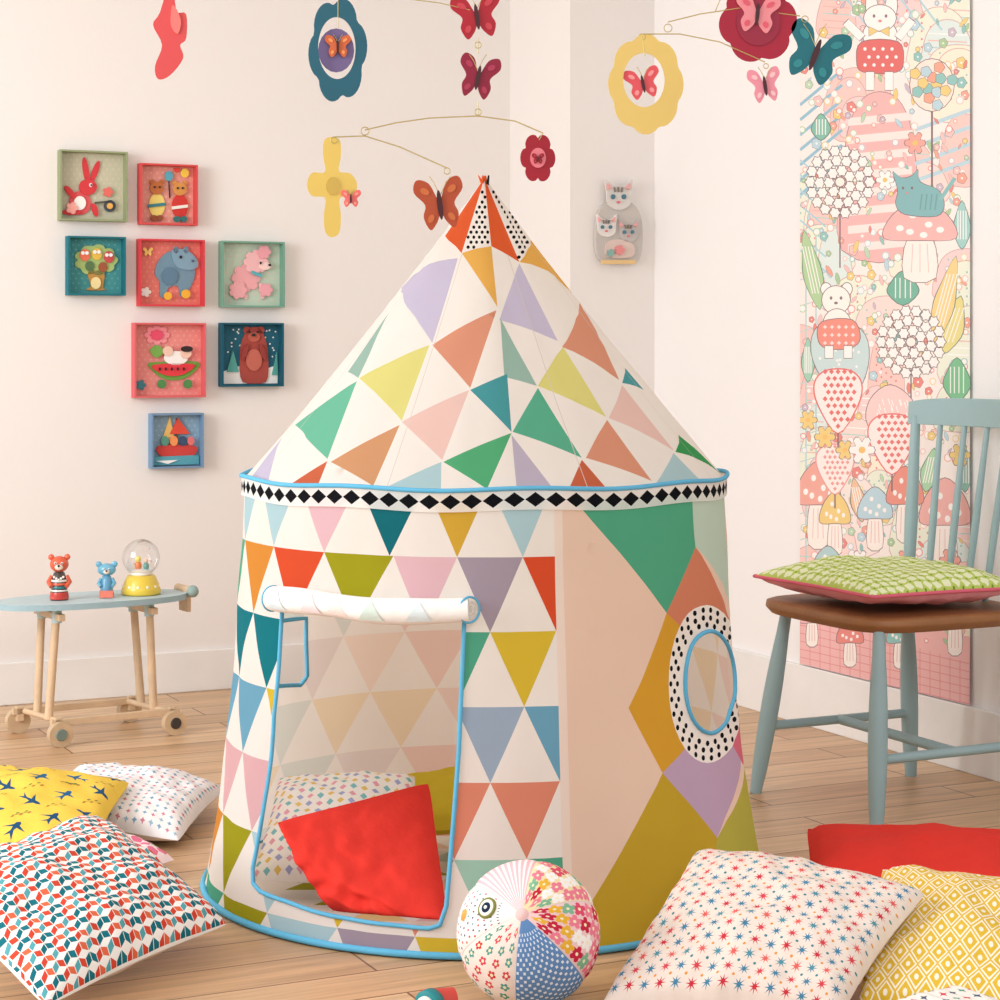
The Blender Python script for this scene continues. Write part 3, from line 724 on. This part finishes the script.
# ---------------- cat ornament
mb=MB()
gw=C(200,194,188)
def cat(cx,cy,s,c):
    L=[]
    L.append((sm([(cx-9*s,cy-4*s),(cx-10*s,cy-14*s),(cx-4*s,cy-9*s),(cx+4*s,cy-9*s),(cx+10*s,cy-14*s),(cx+9*s,cy-4*s),(cx+8*s,cy+5*s),(cx,cy+9*s),(cx-8*s,cy+5*s)],3),c,2))
    for g_ in(-1,1): L+= [(el(cx+g_*4*s,cy-1*s,1.5*s,1.8*s),C(80,125,140),3),([(cx+g_*8.3*s,cy-11*s),(cx+g_*5*s,cy-7.6*s),(cx+g_*8.4*s,cy-6*s)],C(235,170,170),3)]
    L+=[(el(cx,cy+3*s,1.2*s,.9*s),C(225,120,130),3),(ln(cx-3*s,cy-8*s,cx-2.5*s,cy-4.5*s,1.2),C(140,130,122),3),(ln(cx+3*s,cy-8*s,cx+2.5*s,cy-4.5*s,1.2),C(140,130,122),3),(ln(cx,cy-8.4*s,cx,cy-4.5*s,1.2),C(140,130,122),3)]
    return L
art=[(sm([(606,203),(632,203),(642,222),(641,255),(632,263),(606,263),(597,252),(597,222)],4),gw,1)]+cat(619,198,1.35,C(222,217,212))+cat(607,228,1.0,C(232,228,224))+cat(629,233,1.0,C(196,190,186))
art+=[(sm([(606,245),(612,240),(626,240),(634,246),(632,257),(608,257)],3),C(220,200,190),2),(flo(620,250,4,5,.3),C(230,145,145),3),(flo(611,253,3,5,.3),C(140,180,172),3),(ln(602,262,636,262,4),C(232,198,140),3)]
for pts,col,ly in art:
    off=.012+.006*ly; mb.ext([WC.hit(x,y,off) for x,y in pts],WC.N,.006 if ly>1 else .017,col,M_card)
mb.build('cat_wall_ornament')
# ---------------- wallpaper strip
P2=[]
bgp=C(246,236,230)
def uvp(pts): return [WR.uv(x,y,.003) for x,y in pts]
def W_(pts,c): P2.append((uvp(pts),tuple(.86*a+.14*b for a,b in zip(c,bgp))))
def O_(pts,c,oc=C(150,110,115),w=.8):
    cx=sum(p[0] for p in pts)/len(pts); cy=sum(p[1] for p in pts)/len(pts)
    o=[]
    for x,y in pts:
        l=math.hypot(x-cx,y-cy) or 1; o.append((x+(x-cx)/l*w,y+(y-cy)/l*w))
    W_(o,oc); W_(pts,c)
pkl=C(242,192,188);dk=C(112,84,94);tq=C(130,194,190);lbw=C(180,212,224);cor=C(230,122,112);ylw=C(238,204,116);mint=C(180,212,178)
u0,_=WR.uv(800,300,.003);u1,_=WR.uv(970,300,.003)
rnd=random.Random(3)
for i in range(60):
    yy=-60+i*13; xx=rnd.choice([805,830,858,885,915,945,965])+rnd.uniform(-8,8); w_=rnd.uniform(16,32); h_=rnd.uniform(26,54)
    c=rnd.choice([C(248,218,210),C(245,200,192),C(220,234,230),C(250,236,214),C(234,238,218),C(246,230,224),C(244,208,206)])
    O_(sm([(xx-w_,yy+h_),(xx-w_*.9,yy),(xx-w_*.4,yy-h_*.4),(xx+w_*.4,yy-h_*.4),(xx+w_*.9,yy),(xx+w_,yy+h_)],4),c,C(205,155,155),.8)
    st=rnd.random()
    if st<.4:
        for k in range(6): W_(ln(xx-w_*.75,yy-h_*.2+k*7,xx+w_*.75,yy-h_*.2+k*7+2,1.1),rnd.choice([C(252,250,246),C(232,176,168),C(170,210,206)]))
    elif st<.8:
        for a in range(5):
            for b in range(5): W_(el(xx-w_*.6+a*w_*.3,yy-h_*.15+b*8+(a%2)*4,1.1,1.3,0,6),C(224,130,130) if st<.6 else C(150,198,188))
W_([(800,600),(985,640),(985,720),(800,680)],C(240,180,178))
O_(sm([(842,250),(845,150),(858,105),(880,92),(902,105),(914,150),(916,250)],4),C(240,178,176))
for i in range(8): W_([(848,118+18*i),(912,112+18*i),(912,120+18*i),(848,126+18*i)],C(252,230,224))
for i in range(7): W_(ln(800,105+15*i,842,70+15*i,3.0),C(130,186,210))
for i in range(7): W_(ln(800,160+15*i,826,182+15*i,1.6),C(160,205,218))
for i in range(4): W_(ln(915,130+17*i,970,110+17*i,4),lbw)
for i in range(5): W_(ln(840+18*i,-10,870+18*i,30,2),C(170,208,220))
for x in(806,816): W_(ln(x,230,x,600,1.4),C(170,205,208))
for i in range(12): W_(ln(800,280+26*i,826,272+26*i,1),C(185,205,208))
for i in range(18): W_(ln(800+10*i,612+3*i,800+10*i,670+3*i,.8),C(225,130,135))
for i in range(7): W_(ln(800,625+8*i,975,665+8*i,.8),C(225,130,135))
for i in range(760):
    x=rnd.uniform(802,967); y=rnd.uniform(-60,615+ (x-800)*.25)
    r=rnd.uniform(1.3,3.3); c=rnd.choice([cor,tq,ylw,pkl,ylw,C(236,158,136),lbw,C(160,200,148),C(200,182,200),mint,pkl,cor])
    k=rnd.random()
    if k<.3: O_(flo(x,y,r*1.3,5,.3,1.15,15),c,dk,.4); W_(el(x,y,r*.4,r*.4,0,6),wh)
    elif k<.7: O_(el(x,y,r,r*1.1,0,10),C(252,244,240),c,.9)
    else: O_(el(x,y,r*.7,r*2.0,rnd.uniform(-.8,.8),10),c,dk,.3)
def leaf(cx,cy,w,h,c,rot=0):
    p=sm([(0,-h),(w*.8,-h*.3),(w,h*.3),(0,h),(-w,h*.3),(-w*.8,-h*.3)],3); ct,st=math.cos(rot),math.sin(rot)
    q=[(cx+x*ct-y*st,cy+x*st+y*ct) for x,y in p]; O_(q,c,C(70,110,100),1)
    for k in(-.5,-.2,.15,.5): W_(ln(cx+k*w+h*.65*st,cy-h*.6*ct,cx+k*w-h*.65*st,cy+h*.6*ct,1.0),wh)
leaf(821,127,9,13,C(110,185,165));leaf(903,288,15,17,C(90,175,150));leaf(957,380,13,22,C(100,185,130));leaf(952,325,12,30,C(228,215,130),.3);leaf(945,300,10,45,C(240,208,130),.25);leaf(812,270,9,40,C(170,208,150),-.2);leaf(838,320,6,20,C(230,200,150))
leaf(962,225,8,24,C(150,205,200));leaf(808,360,6,22,C(150,205,180));leaf(930,470,8,22,C(160,210,165),.2);leaf(858,500,7,22,C(238,190,150),-.2);leaf(965,470,7,22,C(130,190,180))
def dand(cx,cy,r):
    W_(ln(cx,cy,cx,cy+r*2.6,1.4),dk)
    for k,(rr2,n) in enumerate(((.9,18),(.62,13),(.33,7))):
        for i in range(n):
            a=2*pi*i/n+k*.2; x=cx+r*rr2*math.cos(a);y=cy+r*rr2*math.sin(a)*1.05
            W_(ln(cx,cy,x,y,.6),dk); O_(flo(x,y,r*.14,6,.15,1.1,12),C(252,244,240),C(60,40,50),.8)
    O_(el(cx,cy,r*.14,r*.14,0,8),C(252,240,230),dk,.8)
dand(840,182,33);dand(911,342,33)
def mush(cx,cy,w,h,c,st=C(250,240,232),dots=True):
    O_(sm([(cx-w*.16,cy),(cx+w*.16,cy),(cx+w*.22,cy+h*.8),(cx-w*.22,cy+h*.8)],3),st,dk)
    for k in(-.1,0,.1): W_(ln(cx+k*w,cy+h*.15,cx+k*w*1.2,cy+h*.7,.7),C(225,180,176))
    O_(sm([(cx-w*.5,cy+2),(cx-w*.38,cy-h*.4),(cx,cy-h*.7),(cx+w*.38,cy-h*.4),(cx+w*.5,cy+2),(cx,cy+h*.08)],4),c,dk)
    if dots:
        for k,yy in((-.28,.15),(-.1,.4),(.12,.22),(.28,.12),(.05,.02),(-.14,.08)): W_(el(cx+k*w,cy-h*yy,w*.055,h*.06,0,10),C(252,246,242))
mush(920,236,72,52,C(238,178,174));mush(818,500,44,55,C(236,160,146));mush(835,520,30,40,ylw);mush(875,515,34,40,lbw);mush(945,520,50,60,C(238,172,166));mush(905,500,36,48,C(232,136,118))
mush(828,570,30,34,C(170,206,208));mush(925,590,40,40,cor);mush(872,590,36,44,C(238,170,160));mush(955,620,30,40,ylw);mush(850,640,26,30,cor);mush(812,620,24,30,C(240,180,180));mush(900,640,26,32,tq)
def berry(cx,cy,w,h,c):
    q=sm([(cx,cy+h/2),(cx-w*.42,cy+h*.05),(cx-w*.5,cy-h*.3),(cx-w*.25,cy-h*.5),(cx+w*.25,cy-h*.5),(cx+w*.5,cy-h*.3),(cx+w*.42,cy+h*.05)],4)
    O_(q,C(252,236,232),c,1.5); 
    for a in range(-3,4):
        for b in range(-4,5):
            x=cx+a*w*.14+(b%2)*w*.07; y=cy+b*h*.11-h*.05
            if abs(a*.14)<.40-(max(0,b)*.075): W_([(x-w*.055,y),(x,y-h*.045),(x+w*.055,y),(x,y+h*.045)],c)
    W_(ln(cx,cy+h/2,cx,cy+h*.8,1.5),dk)
berry(835,470,36,48,C(232,150,145))
O_(sm([(835,395),(813,360),(815,330),(840,318),(865,335),(868,365),(855,395)],4),C(196,220,220),dk)
for i in range(28):
    W_(el(820+rnd.uniform(0,42),335+rnd.uniform(0,50),1.4,1.6,0,6),wh)
berry(838,402,46,62,C(224,92,88))
O_(sm([(868,425),(870,400),(890,385),(912,400),(915,425),(893,440)],4),C(246,206,202),dk)
for i in range(30): W_(ln(*(lambda x,y:(x,y,x+2,y+6))(872+rnd.uniform(0,36),396+rnd.uniform(0,32)),.9),wh)
berry(892,445,46,58,C(228,100,98))
O_(el(872,8,6,15,-.1),wh,dk);O_(el(891,8,6,15,.1),wh,dk);O_(el(880,35,17,15),wh,dk)
O_(el(880,18,16,13),wh,dk);W_(el(874,16,1.4,1.8,0,8),dk);W_(el(886,16,1.4,1.8,0,8),dk);W_(el(880,21,2,1.4,0,8),cor)
O_(ln(862,38,846,22,8),wh,dk);O_(ln(898,38,912,20,8),wh,dk)
O_([(869,27),(878,31),(869,36)],ylw,dk);O_([(889,27),(880,31),(889,36)],ylw,dk)
O_(sm([(862,42),(898,42),(903,62),(896,72),(864,72),(857,62)],4),C(222,84,82),dk)
for i in range(4):
    for j in range(3): W_(el(865+9*i+(j%2)*4,49+8*j,1.7,1.8,0,8),wh)
O_(ln(870,72,870,90,8),wh,dk);O_(ln(889,72,889,90,8),wh,dk)
O_(el(932,85,22,26),C(250,230,216),dk)
for i in range(14):
    a=i*2.4; r=4+i*1.3; O_(flo(932+r*math.cos(a),85+r*1.15*math.sin(a),4.4,5,.3,1,15),[ylw,tq,C(240,160,130),lbw][i%4],dk,.5)
W_(ln(932,111,932,190,2),dk)
O_(sm([(898,190),(893,172),(902,178),(912,176),(918,170),(920,182),(938,190),(944,205),(936,216),(905,214),(896,204)],4),C(110,176,180),dk)
W_(ln(940,200,955,178,4),C(120,185,185));W_(el(903,188,1.3,1.6,0,8),dk);W_(el(912,188,1.3,1.6,0,8),dk);W_(el(907,193,1.5,1,0,8),cor)
for i in range(4): W_(ln(922+5*i,194,920+5*i,210,1.3),C(80,150,150))
O_(el(826,289,5,6),wh,dk);O_(el(847,289,5,6),wh,dk);O_(el(836,300,14,14),C(250,244,236),dk);O_(el(837,325,14,16),C(250,244,236),dk)
O_(sm([(822,322),(852,320),(860,338),(850,348),(826,348),(818,338)],4),C(236,132,114),dk);O_(ln(829,346,829,358,8),wh,dk);O_(ln(848,346,848,358,8),wh,dk)
for a in range(5):
    for b in range(3): W_(flo(825+7*a,327+8*b,1.8,4,.3,1,8),C(250,220,214))
W_(el(831,298,1.4,1.8,0,8),dk);W_(el(841,298,1.4,1.8,0,8),dk);W_(el(836,303,2,1.4,0,8),dk)
for (x,y,r) in [(915,143,8),(885,180,7),(845,450,7),(825,437,8),(862,450,10),(960,455,8),(928,410,7),(808,420,7),(950,560,8),(860,560,7),(905,560,7)]:
    O_(flo(x,y,r,6,.3,1.1,24),rnd.choice([ylw,C(240,160,145),wh]),dk,.8); W_(el(x,y,r*.35,r*.35,0,8),C(240,190,90))
zb=.168
dom=[(u0,zb),(u1,zb),(u1,2.35),(u0,2.35)]
mb=MB()
sheet(mb,dom,bgp,P2,[],lambda u,v:WR.pt(u,v,.003),M_paper,False)
mb.build('wallpaper_mural')
# ---------------- mobiles
brass=C(190,172,110)
def hp(pts,D,yaw=0):
    cx=sum(p[0] for p in pts)/len(pts); c=P(cx,0,D); o=[]
    for x,y in pts:
        q=P(x,y,D); dx=q.x-c.x; o.append(Vector((c.x+dx*math.cos(yaw),D+dx*math.sin(yaw),q.z)))
    return o,Vector((math.sin(yaw),-math.cos(yaw),0))
def hang(mb,pts,D,col,off=0,yaw=0,th=.003):
    q,n=hp(pts,D,yaw); q=[p+n*off for p in q]; mb.ext(q,n,th,col,M_metal)
def hring(mb,o,i_,D,col,yaw=0):
    cx=sum(p[0] for p in o)/len(o)
    def cv(pts):
        c=P(cx,0,D); r=[]
        for x,y in pts:
            q=P(x,y,D); dx=q.x-c.x; r.append(Vector((c.x+dx*math.cos(yaw),D+dx*math.sin(yaw),q.z)))
        return r
    mb.ring(cv(o),cv(i_),Vector((math.sin(yaw),-math.cos(yaw),0)),.003,col,M_metal)
def wire(mb,pts,D,r=.0012): mb.tube([P(x,y,D) for x,y in pts],r,brass,M_wire,6)
def eye(mb,x,y,D,r=3.2): mb.tube([P(x+r*math.cos(a),y+r*math.sin(a),D) for a in [2*pi*i/14 for i in range(14)]],.001,brass,M_wire,5,closed=True)
def bf(mb,x,y,s,D,c,c2,rot=0,sx=1,off=0):
    hang(mb,bfly(x,y,s,rot,sx),D,c,off)
    for g_ in(-1,1):
        for (px_,py_,rx_,ry_) in((.55,.5,.20,.11),(.42,-.42,.12,.15)):
            X=g_*px_*s*sx; Y=py_*s; cx_=x+X*math.cos(rot)-Y*math.sin(rot); cy_=y-(X*math.sin(rot)+Y*math.cos(rot))
            hang(mb,el(cx_,cy_,rx_*s*sx,ry_*s,-rot-g_*.6),D,c2,off+.0015)
    hang(mb,el(x,y,s*.09,s*.5,-rot),D,C(70,30,35),off+.004)
    for g_ in(-1,1):
        mb.tube([P(x,y-s*.3,D),P(x+g_*s*.18,y-s*.7,D),P(x+g_*s*.35,y-s*.95,D)],.0008,brass,M_wire,5)
D1=3.92
mb=MB()
def ceilstr(x,y,D):
    p=P(x,y,D); mb.tube([p,Vector((p.x,p.y,HT))],.0008,brass,M_wire,5)
ceilstr(478,-60,D1)
wire(mb,[(170,-45),(300,-62),(478,-60),(520,-50)],D1)
wire(mb,[(478,-60),(478,0)],D1,.0009);wire(mb,[(478,38),(478,54)],D1,.0009);wire(mb,[(478,102),(478,116)],D1,.0009)
bf(mb,477,17,26,D1,C(168,26,42),C(195,60,72),.15,.95);bf(mb,478,78,25,D1,C(140,22,52),C(170,50,80),-.2,.82)
eye(mb,478,45,D1);eye(mb,478,112,D1)
wire(mb,[(365,130),(395,123),(430,118),(478,116),(515,121),(543,133)],D1)
wire(mb,[(334,137),(365,136),(400,147),(447,168)],D1);eye(mb,365,131,D1,4)
wire(mb,[(400,-2),(440,3),(470,10)],D1,.0009)
y1=C(228,196,98)
cx,cy=332,187
hang(mb,sm([(cx-7,cy-48),(cx+7,cy-48),(cx+9,cy-32),(cx+7,cy-16),(cx+18,cy-14),(cx+25,cy-4),(cx+22,cy+8),(cx+8,cy+11),(cx+9,cy+30),(cx+7,cy+46),(cx-1,cy+50),(cx-7,cy+44),(cx-8,cy+28),(cx-7,cy+11),(cx-20,cy+9),(cx-25,cy-2),(cx-20,cy-14),(cx-7,cy-15),(cx-9,cy-32)],4),D1,y1,0,.15)
hang(mb,el(cx+1,cy-1,7,9),D1,C(205,172,80),.002,.15)
bf(mb,351,199,10,D1,C(232,112,108),C(245,160,140));eye(mb,334,140,D1)
bf(mb,440,205,30,D1,C(172,74,42),C(196,104,56),.12,.82);eye(mb,447,171,D1)
hang(mb,flo(538,158,16,6,.12,1.4,48),D1,C(165,22,42),0,.2);hang(mb,el(538,158,8,10),D1,C(225,120,130),.003);bf(mb,538,159,6,D1,C(150,20,40),C(190,60,60),0,1,.006);wire(mb,[(543,133),(539,140)],D1,.0009)
ox=338;oy=50
hring(mb,flo(ox,oy,27,6,.11,1.78,60,ph=.5),[(ox-1+19*math.cos(2*pi*i/60),oy-2+31*math.sin(2*pi*i/60)) for i in range(60)],D1,C(34,98,118),.25)
hang(mb,el(336,50,18,22),D1,C(112,96,138),-.004);bf(mb,338,47,13,D1,C(205,102,58),C(235,150,90),0,1,.003)
wire(mb,[(338,-60),(338,28)],D1,.0008)
hang(mb,sm([(172,-25),(176,10),(186,14),(186,38),(180,45),(183,58),(170,75),(158,79),(155,66),(162,45),(153,25),(160,12)],4),D1,C(210,80,80));hang(mb,sm([(173,5),(181,20),(178,34),(171,25)],4),D1,C(228,120,114),.003)
wire(mb,[(170,-45),(172,-20)],D1,.0008)
mb.build('hanging_mobile')
D2=4.35; mb=MB()
ceilstr(735,-30,D2)
wire(mb,[(735,-30),(720,0)],D2,.0008)
wire(mb,[(668,22),(700,14),(740,8),(800,16)],D2);wire(mb,[(642,34),(680,34),(720,42),(765,62)],D2);eye(mb,668,28,D2,4);wire(mb,[(720,0),(715,12)],D2,.001)
hring(mb,flo(646,84,36,8,.06,1.32,72),[(644+21*math.cos(2*pi*i/72),80+27*math.sin(2*pi*i/72)) for i in range(72)],D2,C(230,198,112),.1)
bf(mb,643,84,18,D2,C(224,82,90),C(242,150,150),.2,1);wire(mb,[(642,34),(645,56)],D2,.001);eye(mb,642,37,D2)
hang(mb,flo(758,22,36,6,.09,1.05,60,ph=.4),D2,C(166,20,50));hang(mb,el(758,22,22,24),D2,C(150,30,58),.003);bf(mb,757,15,22,D2,C(236,142,150),C(222,90,108),-.1,1,.006)
bf(mb,815,55,33,D2,C(22,108,120),C(44,136,142),-.35,.95);eye(mb,805,19,D2);bf(mb,765,86,20,D2,C(234,146,162),C(245,195,198),.15,.82);eye(mb,766,66,D2,2.5)
mb.build('hanging_mobile')
# ---------------- patchwork ball
cB=Vector((.0455,3.33,.118)); rB=.115
Zb=Vector((-.10,-.86,.50)).normalized(); Xb=Vector((1,0,0)); Xb=(Xb-Zb*Xb.dot(Zb)).normalized(); Yb=Zb.cross(Xb)
rt=math.radians(-10); X2=Xb*math.cos(rt)+Yb*math.sin(rt); Y2=Zb.cross(X2)
NL=6; w8=2*pi/NL
def bdir(u,v):
    return X2*(math.cos(v)*math.sin(u))-Y2*(math.cos(v)*math.cos(u))+Zb*math.sin(v)
def bfn(u,v):
    q=abs(((u+pi)/w8+.5)%1-.5)
    return cB+bdir(u,v)*rB*(1-.02*max(0,1-q*9)*math.cos(v))
pb2=[]
bases=[C(245,190,195),C(248,240,234),C(246,232,222),C(100,140,190),C(242,204,204),C(244,222,176)]
for k in range(NL):
    a=-pi+k*w8
    pb2.append(([(a,-1.57),(a+w8,-1.57),(a+w8,0),(a+w8,1.57),(a,1.57),(a,0)],bases[k]))
rb=random.Random(5)
for k in range(NL):
    a=-pi+k*w8; sty=[2,1,4,0,3,3][k]
    if sty==0:
        for j in range(40):
            for i in range(15):
                if (i+j)%2: x=a+.025+i*.067; y=-1.3+j*.066; pb2.append(([(x,y),(x+.045,y),(x+.045,y+.042),(x,y+.042)],C(225,234,246)))
    elif sty==1:
        for j in range(24):
            for i in range(8):
                pb2.append((el(a+.10+i*.12+.05*(j%2),-1.3+j*.11,.022,.022,0,7),rb.choice([C(205,70,80),C(70,80,110),C(90,160,150)])))
    elif sty==2:
        for j in range(11): x=a+.04+j*.096; pb2.append(([(x,-1.5),(x+.045,-1.5),(x+.045,1.5),(x,1.5)],C(252,240,238)))
    else:
        for j in range(13):
            for i in range(4):
                if sty==3: pal_=[C(225,80,110),C(236,180,60),C(250,246,242),C(130,185,150),C(238,130,150),C(200,40,70)]; rr_=.12
                else: pal_=[C(215,60,60),C(90,160,150),C(220,70,90)]; rr_=.07
                x=a+.14+i*.25;y=-1.3+j*.21+(i%2)*.1; c=rb.choice(pal_)
                if x+rr_>a+w8: continue
                pb2.append((flo(x,y,rr_*.9,5,.25,1,20),c)); pb2.append((el(x,y,.03,.03,0,8),C(250,240,200)))
    pb2.append(([(a-.012,-1.57),(a+.012,-1.57),(a+.012,1.57),(a-.012,1.57)],C(225,205,200)))
dom=[(-pi+2*pi*i/60,-1.57) for i in range(61)]+[(pi-2*pi*i/60,1.57) for i in range(61)]
grid=[(-pi+.12*i,-1.5+.12*j) for i in range(1,52) for j in range(0,26)]
mb=MB()
sheet(mb,dom,C(245,235,230),pb2,grid,bfn,M_cloth,True,.08)
def onball(px,py):
    d=Vector(((px-500)/F,1,-(py-YH)/F)); o=Vector((0,0,CH)); 
    dn=d.normalized(); oc=o-cB; b=dn.dot(oc); c=oc.dot(oc)-rB*rB; t=-b-math.sqrt(max(0,b*b-c)); return o+dn*t
e=onball(487,908); n_=(e-cB).normalized()
for r,c,h in((.017,C(130,135,70),.002),(.0135,C(250,246,235),.003),(.0085,C(30,50,70),.004),(.003,C(250,250,250),.005)):
    mb.lathe(e,[(r,-.004),(r,h-.001),(r*.9,h),(0,h)],c,M_cloth,24,n_)
tip=onball(464,915); d=(tip-cB).normalized()
mb.lathe(tip-d*.004,[(.012,0),(.009,.005),(.0,.008)],C(240,170,90),M_cloth,14,d)
mb.lathe(cB+Zb*(rB-.003),[(.012,0),(.010,.003),(0,.004)],C(240,200,196),M_cloth,20,Zb)
mb.build('patchwork_ball')
# ---------------- little wooden toy at front
mb=MB(); c=Vector((-.108,3.27,.024))
mb.tube([c+Vector((-.012,0,0)),c+Vector((.035,.02,0))],[.022,.020],C(205,70,60),M_paint,20)
ax=Vector((-.55,-.83,0)).normalized()
mb.lathe(c+ax*-.004,[(0,0),(.024,0),(.024,.016),(.021,.018),(.0,.018)],C(30,135,140),M_paint,28,ax)
mb.lathe(c+ax*.0142,[(.016,0),(.016,.0045),(0,.0045)],C(245,240,230),M_paint,24,ax)
mb.lathe(c+ax*.0186,[(.008,0),(.008,.002),(0,.002)],C(30,40,50),M_paint,20,ax)
mb.build('wooden_toy')
# ---------------- light
w=bpy.data.worlds.new('world'); sc.world=w; w.use_nodes=True; bg=w.node_tree.nodes['Background']; bg.inputs[0].default_value=(.94,.97,1.0,1); bg.inputs[1].default_value=.78
def arealight(name,loc,tgt,size,e,col):
    l=bpy.data.lights.new(name,'AREA'); l.shape='RECTANGLE'; l.size=size[0]; l.size_y=size[1]; l.energy=e; l.color=col
    o=bpy.data.objects.new(name,l); o.location=loc; o.rotation_euler=(Vector(tgt)-Vector(loc)).to_track_quat('-Z','Y').to_euler(); sc.collection.objects.link(o)
arealight('window_light',(-3.2,3.0,1.6),(.5,5.3,.8),(1.8,1.7),98,(.985,.985,1))
arealight('room_light',(.8,.6,2.3),(0,4.8,.6),(2.0,1.2),36,(.97,.985,1))
